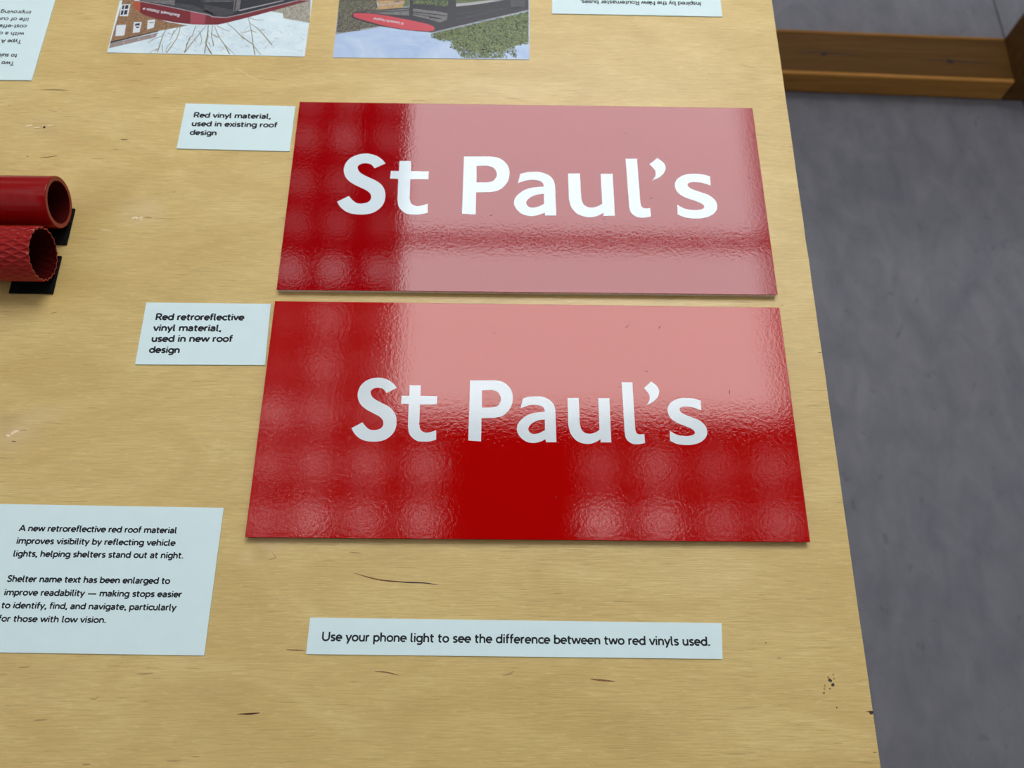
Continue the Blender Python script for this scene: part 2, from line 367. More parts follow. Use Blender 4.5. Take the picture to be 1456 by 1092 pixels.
for pts, wd, mk in [([(-0.12368, -0.31441), (-0.10519, -0.31902), (-0.08616, -0.3205)], 0.0010, 'crack'),
 ([(-0.10202, -0.31932), (-0.08616, -0.32066), (-0.0735, -0.32107), (-0.06397, -0.32243)], 0.0009, 'crack_dark'),
 ([(-0.16573, -0.36571), (-0.15884, -0.36599), (-0.15181, -0.36612)], 0.0008, 'crack'),
 ([(-0.10528, -0.37935), (-0.0969, -0.38005), (-0.08846, -0.3819)], 0.0008, 'crack'),
 ([(-0.01936, -0.38176), (-0.0148, -0.38104), (-0.01099, -0.37887)], 0.0010, 'crack_soft'),
 ([(-0.12794, -0.29987), (-0.1191, -0.30063)], 0.0008, 'crack_soft'),
 ([(-0.19192, -0.406), (-0.18524, -0.40613), (-0.17864, -0.40556)], 0.0008, 'crack'),
 ([(0.01589, -0.32755), (0.02252, -0.32784)], 0.0006, 'crack_soft'),
 ([(-0.18546, -0.3057), (-0.17929, -0.30408), (-0.18211, -0.30012)], 0.0006, 'crack_soft'),
 ([(-0.34239, -0.37774), (-0.33801, -0.37737), (-0.33361, -0.37711)], 0.0008, 'crack_soft'),
 ([(-0.26318, -0.38147), (-0.25746, -0.38134), (-0.25179, -0.38084)], 0.0009, 'crack_soft'),
 ([(-0.29091, -0.39656), (-0.28764, -0.39715), (-0.28519, -0.39476)], 0.0006, 'crack_soft'),
 ([(-0.32451, -0.41015), (-0.31587, -0.40967)], 0.0009, 'crack_soft'),
 ([(-0.19349, -0.40625), (-0.18534, -0.40589), (-0.17846, -0.40529)], 0.0009, 'crack'),
 ([(-0.23504, -0.4342), (-0.22579, -0.4342)], 0.0007, 'crack_soft'),
 ([(-0.21938, -0.43159), (-0.2138, -0.4317)], 0.0006, 'crack_soft'),
 ([(-0.28819, -0.43624), (-0.28269, -0.43613)], 0.0009, 'crack_soft'),
 ([(0.03985, -0.38407), (0.04763, -0.38479), (0.05664, -0.38551)], 0.0012, 'crack'),
 ([(0.16757, -0.37044), (0.17076, -0.37028)], 0.0007, 'crack_soft'),
 ([(0.22332, -0.40412), (0.22803, -0.40383)], 0.0008, 'crack'),
 ([(0.22509, -0.4047), (0.22665, -0.4047), (0.22812, -0.40426)], 0.0018, 'crack_dark'),
 ([(0.22532, -0.40613), (0.2278, -0.40527)], 0.0006, 'crack'),
 ([(0.22357, -0.42898), (0.22619, -0.42884)], 0.0006, 'crack'),
 ([(-0.42933, 0.10768), (-0.41716, 0.10748), (-0.40489, 0.10686)], 0.0008, 'crack_soft'),
 ([(-0.45545, 0.08938), (-0.45273, 0.08943)], 0.0009, 'crack_soft'),
 ([(-0.41954, 0.08478), (-0.41162, 0.08341)], 0.0006, 'crack_soft'),
 ([(-0.35136, 0.05454), (-0.34807, 0.0542), (-0.34492, 0.05465)], 0.0009, 'crack'),
 ([(-0.35535, 0.04388), (-0.35108, 0.04395)], 0.0006, 'crack_soft'),
 ([(-0.41567, 0.03376), (-0.40907, 0.03516), (-0.40145, 0.03685)], 0.0007, 'crack_soft'),
 ([(-0.42834, 0.0359), (-0.42529, 0.03504)], 0.0009, 'crack_soft'),
 ([(-0.37321, 0.0339), (-0.3616, 0.03435)], 0.0005, 'crack_soft'),
 ([(-0.33307, 0.1003), (-0.32477, 0.10017)], 0.0007, 'crack_soft'),
 ([(-0.43575, 0.06694), (-0.43174, 0.06836), (-0.42944, 0.06772)], 0.0011, 'pale_fleck'),
 ([(-0.42855, 0.06612), (-0.42476, 0.06605), (-0.4227, 0.06649)], 0.0009, 'pale_fleck'),
 ([(-0.41701, 0.06766), (-0.41449, 0.06852), (-0.4119, 0.0691)], 0.0007, 'pale_fleck'),
 ([(-0.42139, 0.06543), (-0.4245, 0.06484), (-0.42778, 0.06506)], 0.0005, 'crack_soft'),
 ([(-0.32819, -0.02553), (-0.3246, -0.02427), (-0.32299, -0.02621)], 0.0016, 'pale_fleck'),
 ([(-0.32257, -0.025), (-0.31892, -0.02404)], 0.0012, 'pale_fleck'),
 ([(-0.32168, -0.02649), (-0.31793, -0.02614)], 0.0009, 'pale_fleck'),
 ([(-0.31765, -0.02402), (-0.31118, -0.02469)], 0.0013, 'crack_soft'),
 ([(-0.31116, -0.02484), (-0.29266, -0.02519)], 0.0004, 'crack_soft'),
 ([(-0.37582, -0.11378), (-0.37073, -0.11278)], 0.0008, 'crack_soft'),
 ([(-0.41577, 0.03421), (-0.40184, 0.03635)], 0.0006, 'crack_soft'),
 ([(-0.35146, -0.03675), (-0.3426, -0.03693)], 0.0005, 'pale_fleck'),
 ([(-0.29861, 0.00085), (-0.29611, 0.00135)], 0.0008, 'crack_soft'),
 ([(-0.3872, -0.21467), (-0.3841, -0.21533)], 0.0018, 'pale_fleck'),
 ([(-0.38403, -0.21445), (-0.38178, -0.21218), (-0.37878, -0.21117)], 0.0022, 'pale_fleck'),
 ([(-0.38228, -0.21932), (-0.37848, -0.21987)], 0.0008, 'crack'),
 ([(-0.37775, -0.21165), (-0.37521, -0.21065), (-0.37269, -0.21162)], 0.0007, 'crack_soft'),
 ([(-0.43166, 0.10748), (-0.40813, 0.10691)], 0.0007, 'crack_soft'),
 ([(-0.35088, 0.05439), (-0.34571, 0.05424)], 0.0007, 'crack_soft'),
 ([(-0.24153, 0.12379), (-0.22102, 0.12139)], 0.0006, 'crack_soft'),
 ([(-0.26499, 0.13663), (-0.24129, 0.12177)], 0.0008, 'pale_soft'),
 ([(-0.41711, 0.19652), (-0.40999, 0.19667)], 0.0006, 'crack_soft'),
 ([(0.2276, -0.14156), (0.23035, -0.14184)], 0.0008, 'crack'),
 ([(0.2286, 0.05666), (0.23348, 0.05598)], 0.0006, 'crack_soft'),
 ([(0.22985, -0.2097), (0.23038, -0.2097)], 0.0008, 'crack'),
 ([(-0.10281, 0.10108), (-0.09033, 0.1017)], 0.0008, 'crack_soft'),
 ([(-0.01829, 0.10496), (-0.00446, 0.10481)], 0.0006, 'crack_soft'),
 ([(0.19459, 0.14771), (0.21039, 0.14388)], 0.0006, 'crack_soft')]: streak(pts, wd, M[mk])
def blob(c, r, n, seed, z, asp=1.0):
    rnd = random.Random(seed)
    return [(c[0]+math.cos(2*math.pi*i/n)*r*asp*(.75+.5*rnd.random()), c[1]+math.sin(2*math.pi*i/n)*r*(.75+.5*rnd.random())) for i in range(n)]
for (c, r, s, asp, mk, nm) in [((-0.4191,0.0663),0.0013,1,0.9,'knot_dark','knot_hole'), ((0.2018,-0.3845),0.0012,2,1.0,'crack_dark','stain_spot'), ((0.2034,-0.3873),0.0012,3,1.0,'crack_dark','stain_spot'), ((0.1973,-0.3900),0.0010,4,0.6,'crack_soft','stain_spot'), ((0.1965,-0.3926),0.0007,5,1.0,'crack','stain_spot'), ((0.2010,-0.3899),0.0006,6,1.0,'crack','stain_spot'), ((0.2008,-0.3826),0.0005,7,1.6,'crack','stain_spot'), ((0.2046,-0.3811),0.0004,8,1.5,'crack','stain_spot'), ((0.2039,-0.4017),0.0005,9,1.0,'crack_dark','stain_spot'), ((0.1611,-0.3604),0.0005,10,1.0,'crack','stain_spot'), ((0.2043,-0.1002),0.0006,3,1.0,'crack_soft','stain_spot'), ((0.1638,0.1299),0.0006,2,1.0,'crack_soft','stain_spot'), ((0.2048,-0.3835),0.0007,8,1.0,'crack_soft','stain_spot'), ((0.1979,-0.3880),0.0009,18,0.7,'crack_soft','stain_spot')]:
    o = outline([(x, y, 0) for x, y in blob(c, r, 8, s, 0, asp)], 3)
    obj(nm, plate([o], TOPZ, TOPZ+.00008), M[mk], tb)

# ---------------------------------------------------------------- the two red sign panels
GLY = [
 ('letter_S', [[(-0.09999,0.02086,1), (-0.10283,0.02436,0), (-0.10651,0.02711,0), (-0.11071,0.02865,0), (-0.11426,0.02905,0), (-0.11949,0.02828,0), (-0.12457,0.02548,0), (-0.12777,0.02133,0), (-0.12910,0.01566,0), (-0.12814,0.01067,0), (-0.12582,0.00666,0), (-0.12182,0.00330,0), (-0.11641,0.00028,0), (-0.11223,-0.00194,0), (-0.10948,-0.00436,0), (-0.10834,-0.00698,0), (-0.10857,-0.00972,0), (-0.11043,-0.01199,0), (-0.11436,-0.01312,0), (-0.11782,-0.01274,0), (-0.12052,-0.01089,0), (-0.12220,-0.00908,0), (-0.12384,-0.00703,1), (-0.13161,-0.01180,1), (-0.12931,-0.01571,0), (-0.12593,-0.01898,0), (-0.12178,-0.02115,0), (-0.11661,-0.02200,0), (-0.11093,-0.02181,0), (-0.10590,-0.02026,0), (-0.10156,-0.01660,0), (-0.09924,-0.01235,0), (-0.09852,-0.00686,0), (-0.09926,-0.00198,0), (-0.10153,0.00230,0), (-0.10520,0.00566,0), (-0.11060,0.00858,0), (-0.11481,0.01083,0), (-0.11788,0.01329,0), (-0.11937,0.01640,0), (-0.11912,0.01860,0), (-0.11690,0.02033,0), (-0.11372,0.02081,0), (-0.11076,0.02015,0), (-0.10878,0.01842,0), (-0.10750,0.01655,1)]]),
 ('letter_t', [[(-0.09029,0.02306,1), (-0.08198,0.02317,1), (-0.08175,0.01454,1), (-0.06916,0.01451,1), (-0.06919,0.00777,1), (-0.08183,0.00761,1), (-0.08161,-0.00820,1), (-0.08033,-0.01244,0), (-0.07708,-0.01452,0), (-0.07309,-0.01417,0), (-0.06885,-0.01261,1), (-0.06856,-0.01997,1), (-0.07335,-0.02140,0), (-0.07905,-0.02158,0), (-0.08307,-0.02091,0), (-0.08662,-0.01824,0), (-0.08898,-0.01465,0), (-0.08995,-0.00920,1), (-0.09026,0.00789,1), (-0.09607,0.00807,1), (-0.09585,0.01449,1), (-0.09013,0.01444,1)]]),
 ('letter_P', [[(-0.04457,0.02765,1), (-0.02603,0.02802,1), (-0.02005,0.02688,0), (-0.01539,0.02337,0), (-0.01272,0.01877,0), (-0.01204,0.01313,0), (-0.01300,0.00750,0), (-0.01591,0.00258,0), (-0.01980,-0.00080,0), (-0.02564,-0.00239,1), (-0.03540,-0.00271,1), (-0.03538,-0.02095,1), (-0.04484,-0.02038,1)], [(-0.03548,0.01970,1), (-0.02791,0.02008,1), (-0.02393,0.01864,0), (-0.02173,0.01583,0), (-0.02104,0.01266,0), (-0.02186,0.00935,0), (-0.02412,0.00680,0), (-0.02836,0.00578,1), (-0.03522,0.00562,1)]]),
 ('letter_a', [[(-0.00448,0.01322,1), (-0.00020,0.01468,0), (0.00507,0.01524,0), (0.01034,0.01495,0), (0.01558,0.01261,0), (0.01895,0.00858,0), (0.02006,0.00370,1), (0.02045,-0.02102,1), (0.01272,-0.02110,1), (0.01242,-0.01874,1), (0.00872,-0.02060,0), (0.00356,-0.02174,0), (-0.00159,-0.02092,0), (-0.00610,-0.01758,0), (-0.00856,-0.01319,0), (-0.00870,-0.00908,0), (-0.00676,-0.00493,0), (-0.00220,-0.00073,0), (0.00303,0.00155,0), (0.00826,0.00244,0), (0.01206,0.00277,1), (0.01169,0.00499,0), (0.01059,0.00673,0), (0.00798,0.00796,0), (0.00306,0.00839,0), (-0.00153,0.00742,0), (-0.00612,0.00548,1)], [(0.01213,-0.00320,1), (0.00691,-0.00409,0), (0.00234,-0.00655,0), (-0.00014,-0.00967,0), (-0.00015,-0.01207,0), (0.00166,-0.01423,0), (0.00425,-0.01475,0), (0.00813,-0.01389,0), (0.01204,-0.01159,1)]]),
 ('letter_u', [[(0.02944,0.01419,1), (0.03788,0.01429,1), (0.03817,-0.00641,1), (0.03935,-0.01098,0), (0.04216,-0.01360,0), (0.04611,-0.01409,0), (0.05012,-0.01276,0), (0.05271,-0.01083,1), (0.05265,0.01430,1), (0.06116,0.01440,1), (0.06112,-0.02072,1), (0.05322,-0.02081,1), (0.05331,-0.01825,1), (0.04913,-0.02085,0), (0.04407,-0.02211,0), (0.03907,-0.02141,0), (0.03552,-0.01970,0), (0.03300,-0.01715,0), (0.03081,-0.01343,0), (0.02952,-0.00727,1)]]),
 ('letter_l', [[(0.07108,0.02759,1), (0.07923,0.02769,1), (0.07951,-0.00976,1), (0.08008,-0.01265,0), (0.08145,-0.01408,0), (0.08325,-0.01428,1), (0.08615,-0.01402,1), (0.08627,-0.02082,1), (0.08285,-0.02169,0), (0.07852,-0.02189,0), (0.07500,-0.02057,0), (0.07227,-0.01743,0), (0.07144,-0.01214,1)]]),
 ('apostrophe', [[(0.09372,0.02851,1), (0.09724,0.02552,0), (0.09912,0.02236,0), (0.09904,0.01880,0), (0.09734,0.01508,0), (0.09382,0.01166,0), (0.08906,0.00926,1), (0.09114,0.01218,0), (0.09182,0.01501,0), (0.09127,0.01831,0), (0.08800,0.02302,1)]]),
 ('letter_s', [[(0.13052,0.01312,1), (0.12601,0.01479,0), (0.11943,0.01534,0), (0.11349,0.01464,0), (0.10815,0.01183,0), (0.10507,0.00750,0), (0.10498,0.00283,0), (0.10688,-0.00140,0), (0.11137,-0.00481,0), (0.11772,-0.00742,0), (0.12227,-0.00966,0), (0.12405,-0.01193,0), (0.12301,-0.01399,0), (0.11932,-0.01502,0), (0.11498,-0.01507,0), (0.11000,-0.01399,0), (0.10528,-0.01100,1), (0.10496,-0.01896,1), (0.10949,-0.02117,0), (0.11518,-0.02209,0), (0.12168,-0.02179,0), (0.12760,-0.01984,0), (0.13189,-0.01602,0), (0.13336,-0.01144,0), (0.13230,-0.00687,0), (0.12828,-0.00269,0), (0.12264,-0.00021,0), (0.11698,0.00220,0), (0.11423,0.00449,0), (0.11400,0.00643,0), (0.11556,0.00778,0), (0.11890,0.00828,0), (0.12399,0.00772,0), (0.13018,0.00546,1)]])]
PW, PH, PT = .400, 0.18709, .005
def sign(loc, rz, label, face, core, lett, white_edge, scuffs, tdx, tdy, tsc):
    e = empty('sign_panel', loc, rz)
    tag(e, label, 'sign', 'two red sign panels')
    a, b = PW/2, PH/2
    obj('board', box_bm(-a+.0006, a-.0006, -b+.0006, b-.0006, 0, PT-.0005, .0002, 1), core, e)
    bm = box_bm(-a, a, -b, b, PT-.0005, PT, .0002, 2)
    obj('vinyl_face', bm, face, e)
    for nm, loops in GLY:
        ls = [[(x*tsc+tdx, y*tsc+tdy) for x, y in outline(lp, 6)] for lp in loops]
        V, F = plate(ls, PT, PT+.00012)
        obj(nm, (V, F), lett, e)
    for (x, y, l, an, s) in scuffs:
        V, F = [], []
        q = [(x+math.cos(an)*l*t-math.sin(an)*l*.15*math.sin(t*7+s), y+math.sin(an)*l*t+math.cos(an)*l*.15*math.sin(t*5+s)) for t in (-.5, -.25, 0, .25, .5)]
        ribbon(q, [.0001, .0003, .0005, .0003, .0001], V, F, PT+.00005)
        obj('scratch', (V, F), M['scuff'], e)
    return e
SC1, SC2 = [(-0.0874, 0.0543, 0.0012, 0.90, 0), (-0.0757, -0.0357, 0.0020, 0.80, 1), (0.0848, 0.0639, 0.0018, -0.30, 2), (0.1040, -0.0029, 0.0035, 0.50, 3), (0.1884, 0.0190, 0.0030, -0.30, 4), (-0.0302, -0.0215, 0.0030, 0.40, 5), (0.1945, -0.0928, 0.0030, 0.00, 6), (0.0633, -0.0243, 0.0020, 1.00, 7), (-0.0347, -0.0749, 0.0012, 0.00, 8), (0.1065, 0.0382, 0.0015, 1.50, 9)], [(0.0778, 0.0753, 0.0040, 0.40, 0), (0.1032, 0.0744, 0.0040, 0.90, 1), (0.1868, 0.0424, 0.0020, 1.40, 2), (0.1531, 0.0203, 0.0040, -1.30, 3), (0.0906, 0.0370, 0.0020, 0.20, 4), (0.0192, -0.0626, 0.0030, 1.40, 5), (-0.0266, 0.0677, 0.0010, 0.00, 6), (0.0693, 0.0234, 0.0020, 0.10, 7), (0.1924, -0.0780, 0.0050, -1.10, 8)]
sign((0, 0, .0002), 0, "upper glossy deep red vinyl sign reading St Paul's, grey front edge showing", M['vinyl_gloss'], M['core'], M['letter_a'], True, SC1, *(-0.00093, 0.00401, 1.1998))
sign((-0.00046, -0.19787, .0002), -0.00361, "lower brighter red retroreflective sign reading St Paul's, nearest the long strip card", M['vinyl_retro'], M['core_red'], M['letter_b'], False, SC2, *(0, 0, 1.0))

# ---------------------------------------------------------------- lettering: a single-weight humanist stroke face
def arc(cx, cy, rx, ry, a0, a1, n=14):
    return [(cx+rx*math.cos(R(a0+(a1-a0)*i/n)), cy+ry*math.sin(R(a0+(a1-a0)*i/n))) for i in range(n+1)]
def cr(*p): return catmull(list(p), False, 6)
bw = lambda cx: arc(cx, .25, .195, .205, 0, 360, 20)
def dot(x, y): return [(x, y-.05), (x, y+.05)]
FONT = {
 'a': (.46, [cr((.07, .385), (.13, .44), (.21, .457), (.30, .435), (.355, .36), (.36, .25))+[(.36, 0)], cr((.36, .275), (.25, .27), (.13, .24), (.07, .15), (.10, .07), (.19, .04), (.29, .07), (.36, .14))]),
 'b': (.50, [[(.08, .72), (.08, 0)], arc(.255, .25, .185, .205, 160, -160, 20)]),
 'c': (.42, [arc(.26, .25, .20, .205, 42, 318, 18)]),
 'd': (.52, [[(.43, .72), (.43, 0)], arc(.245, .25, .185, .205, 20, 340, 20)]),
 'e': (.49, [[(.055, .255), (.43, .255)]+arc(.245, .25, .19, .205, 0, 312, 20)]),
 'f': (.31, [arc(.235, .565, .11, .12, 70, 180, 8)+[(.125, 0)], [(.02, .455), (.28, .455)]]),
 'g': (.51, [arc(.245, .25, .185, .205, 20, 340, 20), [(.43, .5), (.43, -.02)]+arc(.24, -.02, .19, .145, 0, -140, 10)]),
 'h': (.49, [[(.08, .72), (.08, 0)], arc(.24, .29, .16, .165, 165, 0, 10)+[(.40, 0)]]),
 'i': (.19, [[(.09, .5), (.09, 0)], [(.09, .60), (.09, .70)]]),
 'k': (.45, [[(.08, .72), (.08, 0)], [(.08, .2), (.36, .5)], [(.18, .30), (.40, 0)]]),
 'l': (.25, [[(.09, .72), (.09, .13)]+arc(.175, .13, .085, .088, 180, 290, 7)]),
 'm': (.75, [[(.08, .5), (.08, 0)], arc(.225, .30, .145, .155, 165, 0, 10)+[(.37, 0)], arc(.52, .30, .15, .155, 165, 0, 10)+[(.67, 0)]]),
 'n': (.49, [[(.08, .5), (.08, 0)], arc(.24, .29, .16, .165, 165, 0, 10)+[(.40, 0)]]),
 'o': (.51, [bw(.255)]),
 'p': (.50, [[(.08, .5), (.08, -.22)], arc(.255, .25, .185, .205, 160, -160, 20)]),
 'r': (.32, [[(.08, .5), (.08, 0)], arc(.24, .28, .16, .175, 170, 75, 8)]),
 's': (.39, [cr((.335, .42), (.25, .455), (.16, .45), (.085, .40), (.085, .33), (.14, .285), (.24, .235), (.315, .175), (.31, .095), (.24, .05), (.15, .045), (.055, .08))]),
 't': (.34, [[(.13, .64), (.13, .13)]+arc(.225, .14, .095, .097, 180, 300, 8), [(.02, .455), (.30, .455)]]),
 'u': (.49, [[(.08, .5), (.08, .2)]+arc(.235, .2, .155, .157, 180, 345, 10), [(.40, .5), (.40, 0)]]),
 'v': (.44, [[(.03, .5), (.22, .02)], [(.22, .02), (.41, .5)]]),
 'w': (.68, [[(.03, .5), (.185, .02)], [(.185, .02), (.34, .48)], [(.34, .48), (.495, .02)], [(.495, .02), (.65, .5)]]),
 'x': (.43, [[(.03, .5), (.40, 0)], [(.03, 0), (.40, .5)]]),
 'y': (.44, [[(.03, .5), (.225, .04)], [(.41, .5), (.225, .04), (.13, -.19)]]),
 'A': (.62, [[(.03, 0), (.31, .69)], [(.31, .69), (.59, 0)], [(.14, .22), (.48, .22)]]),
 'H': (.64, [[(.08, .72), (.08, 0)], [(.56, .72), (.56, 0)], [(.08, .37), (.56, .37)]]),
 'I': (.19, [[(.09, .72), (.09, 0)]]),
 'L': (.45, [[(.08, .72), (.08, .045), (.42, .045)]]),
 'N': (.68, [[(.08, 0), (.08, .72)], [(.09, .69), (.59, .03)], [(.60, 0), (.60, .72)]]),
 'R': (.56, [[(.08, 0), (.08, .72)], [(.08, .675), (.27, .675)]+arc(.27, .5, .19, .175, 90, -90, 10)+[(.08, .325)], [(.28, .32), (.50, 0)]]),
 'S': (.50, [cr((.42, .60), (.34, .665), (.23, .675), (.12, .62), (.09, .52), (.15, .43), (.27, .36), (.39, .28), (.41, .17), (.34, .07), (.22, .045), (.11, .09), (.055, .17))]),
 'T': (.52, [[(.02, .675), (.50, .675)], [(.26, .675), (.26, 0)]]),
 'U': (.64, [[(.08, .72), (.08, .28)]+arc(.315, .28, .235, .235, 180, 360, 14)+[(.55, .72)]]),
 'B': (.54, [[(.08, 0), (.08, .72)], [(.08, .675), (.26, .675)]+arc(.26, .53, .15, .145, 90, -90, 10)+[(.08, .385)], [(.26, .385)]+arc(.28, .215, .19, .17, 90, -90, 10)+[(.08, .045)]]),
 ',': (.20, [[(.11, .10), (.11, .02), (.07, -.10)]]),
 '.': (.20, [[(.10, 0), (.10, .11)]]),
 '-': (.30, [[(.04, .25), (.26, .25)]]),
 '\u2014': (.90, [[(.06, .26), (.84, .26)]]),
 "'": (.18, [[(.09, .72), (.07, .52)]]),
 ' ': (.25, []),
}
FONT['\u2296'] = (.6, [arc(.28, .33, .2, .2, 0, 360, 16), [(.0, .33), (.56, .33)]])
def text_vf(txt, w, V, F, A, B, H, off, z):
    """A, B: baseline start and end in the plane; H: size of one em of height"""
    tot = sum(FONT[c][0] for c in txt) - .06
    d = Vector((B[0]-A[0], B[1]-A[1])); sx = d.length/tot; d.normalize(); up = Vector((-d.y, d.x))
    x = 0
    for c in txt:
        adv, strokes = FONT[c]
        for st in strokes:
            q = []
            for px, py in st:
                X = (x+px-.04)*sx; Y = py*H
                q.append((A[0]-off[0]+d.x*X+up.x*Y, A[1]-off[1]+d.y*X+up.y*Y))
            ww = w if c not in '.,' else w*1.25
            ribbon(q, ww*H, V, F, z)
        x += adv
def card(name, quad, label, lines, w, cat='card', group=None, mat='card', th=.0008):
    cx = sum(p[0] for p in quad)/4; cy = sum(p[1] for p in quad)/4
    e = empty(name, (cx, cy, .0001)); tag(e, label, cat, 'white cards with printed text' if cat == 'card' else 'upside-down printed photographs')
    V, F = plate([quad], 0, th, (cx, cy))
    obj('sheet', (V, F), M[mat], e)
    for (txt, A, B, H) in lines:
        V, F = [], []
        text_vf(txt, w, V, F, A, B, H, (cx, cy), th+.00006)
        obj('text_line', (V, F), M['ink'], e)
    return e, (cx, cy)
card('caption_card', [(-0.30104, 0.09366), (-0.20459, 0.09225), (-0.20458, 0.04376), (-0.30161, 0.04516)], 'small white card reading Red vinyl material, left of the upper sign', [
  ('Red vinyl material,', (-0.29175, 0.07847), (-0.22489, 0.07802), 0.00775),
  ('used in existing roof', (-0.29214, 0.06912), (-0.21829, 0.06878), 0.00768),
  ('design', (-0.29233, 0.05966), (-0.26954, 0.05945), 0.00760)], 0.172)
card('caption_card', [(-0.30254, -0.10379), (-0.20448, -0.10395), (-0.20293, -0.15684), (-0.30219, -0.15719)], 'small white card reading Red retroreflective vinyl material, left of the lower sign', [
  ('Red retroreflective', (-0.29262, -0.11923), (-0.22394, -0.11878), 0.00797),
  ('vinyl material,', (-0.29280, -0.12875), (-0.24051, -0.12840), 0.00788),
  ('used in new roof', (-0.29276, -0.13799), (-0.23060, -0.13745), 0.00780),
  ('design', (-0.29300, -0.14739), (-0.26986, -0.14744), 0.00769)], 0.172)
card('text_card', [(-0.47, -0.26569), (-0.21989, -0.26869), (-0.2197, -0.36963), (-0.47, -0.36663)], 'large white card with seven lines about a new roof material, bottom left', [
  ('A new retroreflective red roof material', (-0.36121, -0.28623), (-0.25062, -0.28730), 0.00625),
  ('improves visibility by reflecting vehicle', (-0.36115, -0.29517), (-0.25030, -0.29614), 0.00618),
  ('lights, helping shelters stand out at night.', (-0.36141, -0.30413), (-0.24334, -0.30496), 0.00612),
  ('Shelter name text has been enlarged to', (-0.36162, -0.32150), (-0.24996, -0.32251), 0.00611),
  ('improve readability — making stops easier', (-0.36154, -0.33059), (-0.24046, -0.33158), 0.00603),
  ('to identify, find, and navigate, particularly', (-0.36143, -0.33924), (-0.24304, -0.34037), 0.00596),
  ('for those with low vision.', (-0.36160, -0.34801), (-0.28886, -0.34876), 0.00589)], 0.160)
card('strip_card', [(-0.15098, -0.34471), (0.13165, -0.34756), (0.13014, -0.37106), (-0.15159, -0.36856)], 'long narrow white card reading Use your phone light, below the lower sign', [
  ('Use your phone light to see the difference between two red vinyls used.', (-0.14163, -0.36005), (0.12252, -0.36255), 0.00827)], 0.138)
card('caption_card', [(0.02429, 0.20543), (0.1849, 0.20489), (0.1859, 0.27), (0.02529, 0.2705)], 'white card with upside-down text about buses, at the top right of the table', [
  ('Inspired by the New Routemaster buses.', (0.16577, 0.22256), (0.05128, 0.22257), 0.00692)], 0.140)
card('text_card', [(-0.53, 0.1165), (-0.44062, 0.11706), (-0.43912, 0.27), (-0.53, 0.27)], 'white card with upside-down paragraph, cut by the top left corner', [
  ('Two v', (-0.46038, 0.13783), (-0.47614, 0.13815), 0.00624),
  ('to suit', (-0.45979, 0.14653), (-0.47610, 0.14685), 0.00629),
  ('Type A', (-0.45972, 0.16325), (-0.47774, 0.16343), 0.00597),
  ('with a d', (-0.45935, 0.17227), (-0.48195, 0.17255), 0.00601),
  ('cost-effe', (-0.45900, 0.18119), (-0.48399, 0.18132), 0.00608),
  ('life of cur', (-0.45889, 0.18962), (-0.48595, 0.18971), 0.00590),
  ('improving', (-0.45863, 0.19812), (-0.48634, 0.19838), 0.00593)], 0.140)

# ---------------------------------------------------------------- printed photographs (flat prints, built up in thin layers of ink)
def brickprint():
    m = NT('printed_brickwork'); f = m.noise(700, 3, .7, m.coord((.7, 1.4, 1))); g = m.noise(160, 2, .5, m.coord())
    c = m.ramp(f, [(.3, (.12, .060, .028)), (.5, (.30, .165, .070)), (.72, (.52, .34, .17))])
    m.color(m.mix(m.math('MULTIPLY', g, .4), c, (.23, .125, .06))); m.rough(.4); return m.m
def skyprint(name, a, b, sc, streaks=None):
    m = NT(name); f = m.noise(sc, 4, .6, m.coord((1, 1.8, 1)), .8)
    c = m.ramp(f, [(.35, a), (.65, b)])
    if streaks:
        g = m.noise(520, 3, .7, m.coord((.6, 1.4, 1)), 1.5)
        c = m.mix(m.ramp(g, [(.60, (0, 0, 0)), (.70, (.6, .6, .6))]), c, streaks)
    m.color(c); m.rough(.4); return m.m
M['brick_print'] = brickprint()
M['snow_sky'] = skyprint('printed_white_sky', (.66, .82, .86), (.78, .92, .93), 40, (.50, .62, .69))
M['blue_sky'] = skyprint('printed_blue_sky', (.38, .53, .76), (.56, .70, .84), 22)
M['print_red'] = plain('printed_dark_red', (.19, .014, .020), .35)
M['print_red_hi'] = plain('printed_reflection_red', (.36, .060, .085), .35)
M['print_orange'] = plain('printed_orange_red', (.45, .09, .03), .35)
M['print_pink'] = plain('printed_rose_red', (.60, .055, .075), .35)
M['print_black'] = mottled('printed_black', (.020, .022, .028), .3, 200, .35, (1, 4, 1))
M['print_char'] = mottled('printed_charcoal', (.055, .058, .062), .3, 160, .35, (1, 4, 1))
M['print_grey'] = mottled('printed_grey', (.17, .165, .16), .35, 300, .35, (1, 3, 1))
M['print_light'] = plain('printed_light_grey', (.42, .42, .42), .35)
M['print_white'] = plain('printed_white', (.74, .80, .82), .35)
M['print_parapet'] = mottled('printed_parapet', (.33, .27, .24), .25, 500, .4, (3, 1, 1))
M['print_twig'] = mottled('printed_bark', (.24, .20, .10), .5, 900, .4)
M['print_twig_b'] = plain('printed_twig', (.40, .42, .38), .4)
M['print_hazel'] = mottled('printed_winter_trees', (.36, .34, .27), .5, 700, .4, (1.6, .6, 1), detail=5)
M['leaf_a'] = plain('printed_leaf_light', (.27, .34, .11), .4)
M['leaf_b'] = plain('printed_leaf_mid', (.115, .16, .050), .4)
M['leaf_c'] = plain('printed_leaf_dark', (.038, .060, .026), .4)
M['brush_a'] = plain('printed_brush_light', (.30, .28, .19), .4)
M['brush_b'] = plain('printed_brush_dark', (.07, .066, .042), .4)
M['stone_print'] = mottled('printed_tan_stone', (.48, .31, .13), .2, 300, .4)
def layer(e, off, name, pts, mat, lv, holes=()):
    V, F = plate([pts]+list(holes), .0004, .0004+.00004*lv, off)
    return obj(name, (V, F), M[mat], e)
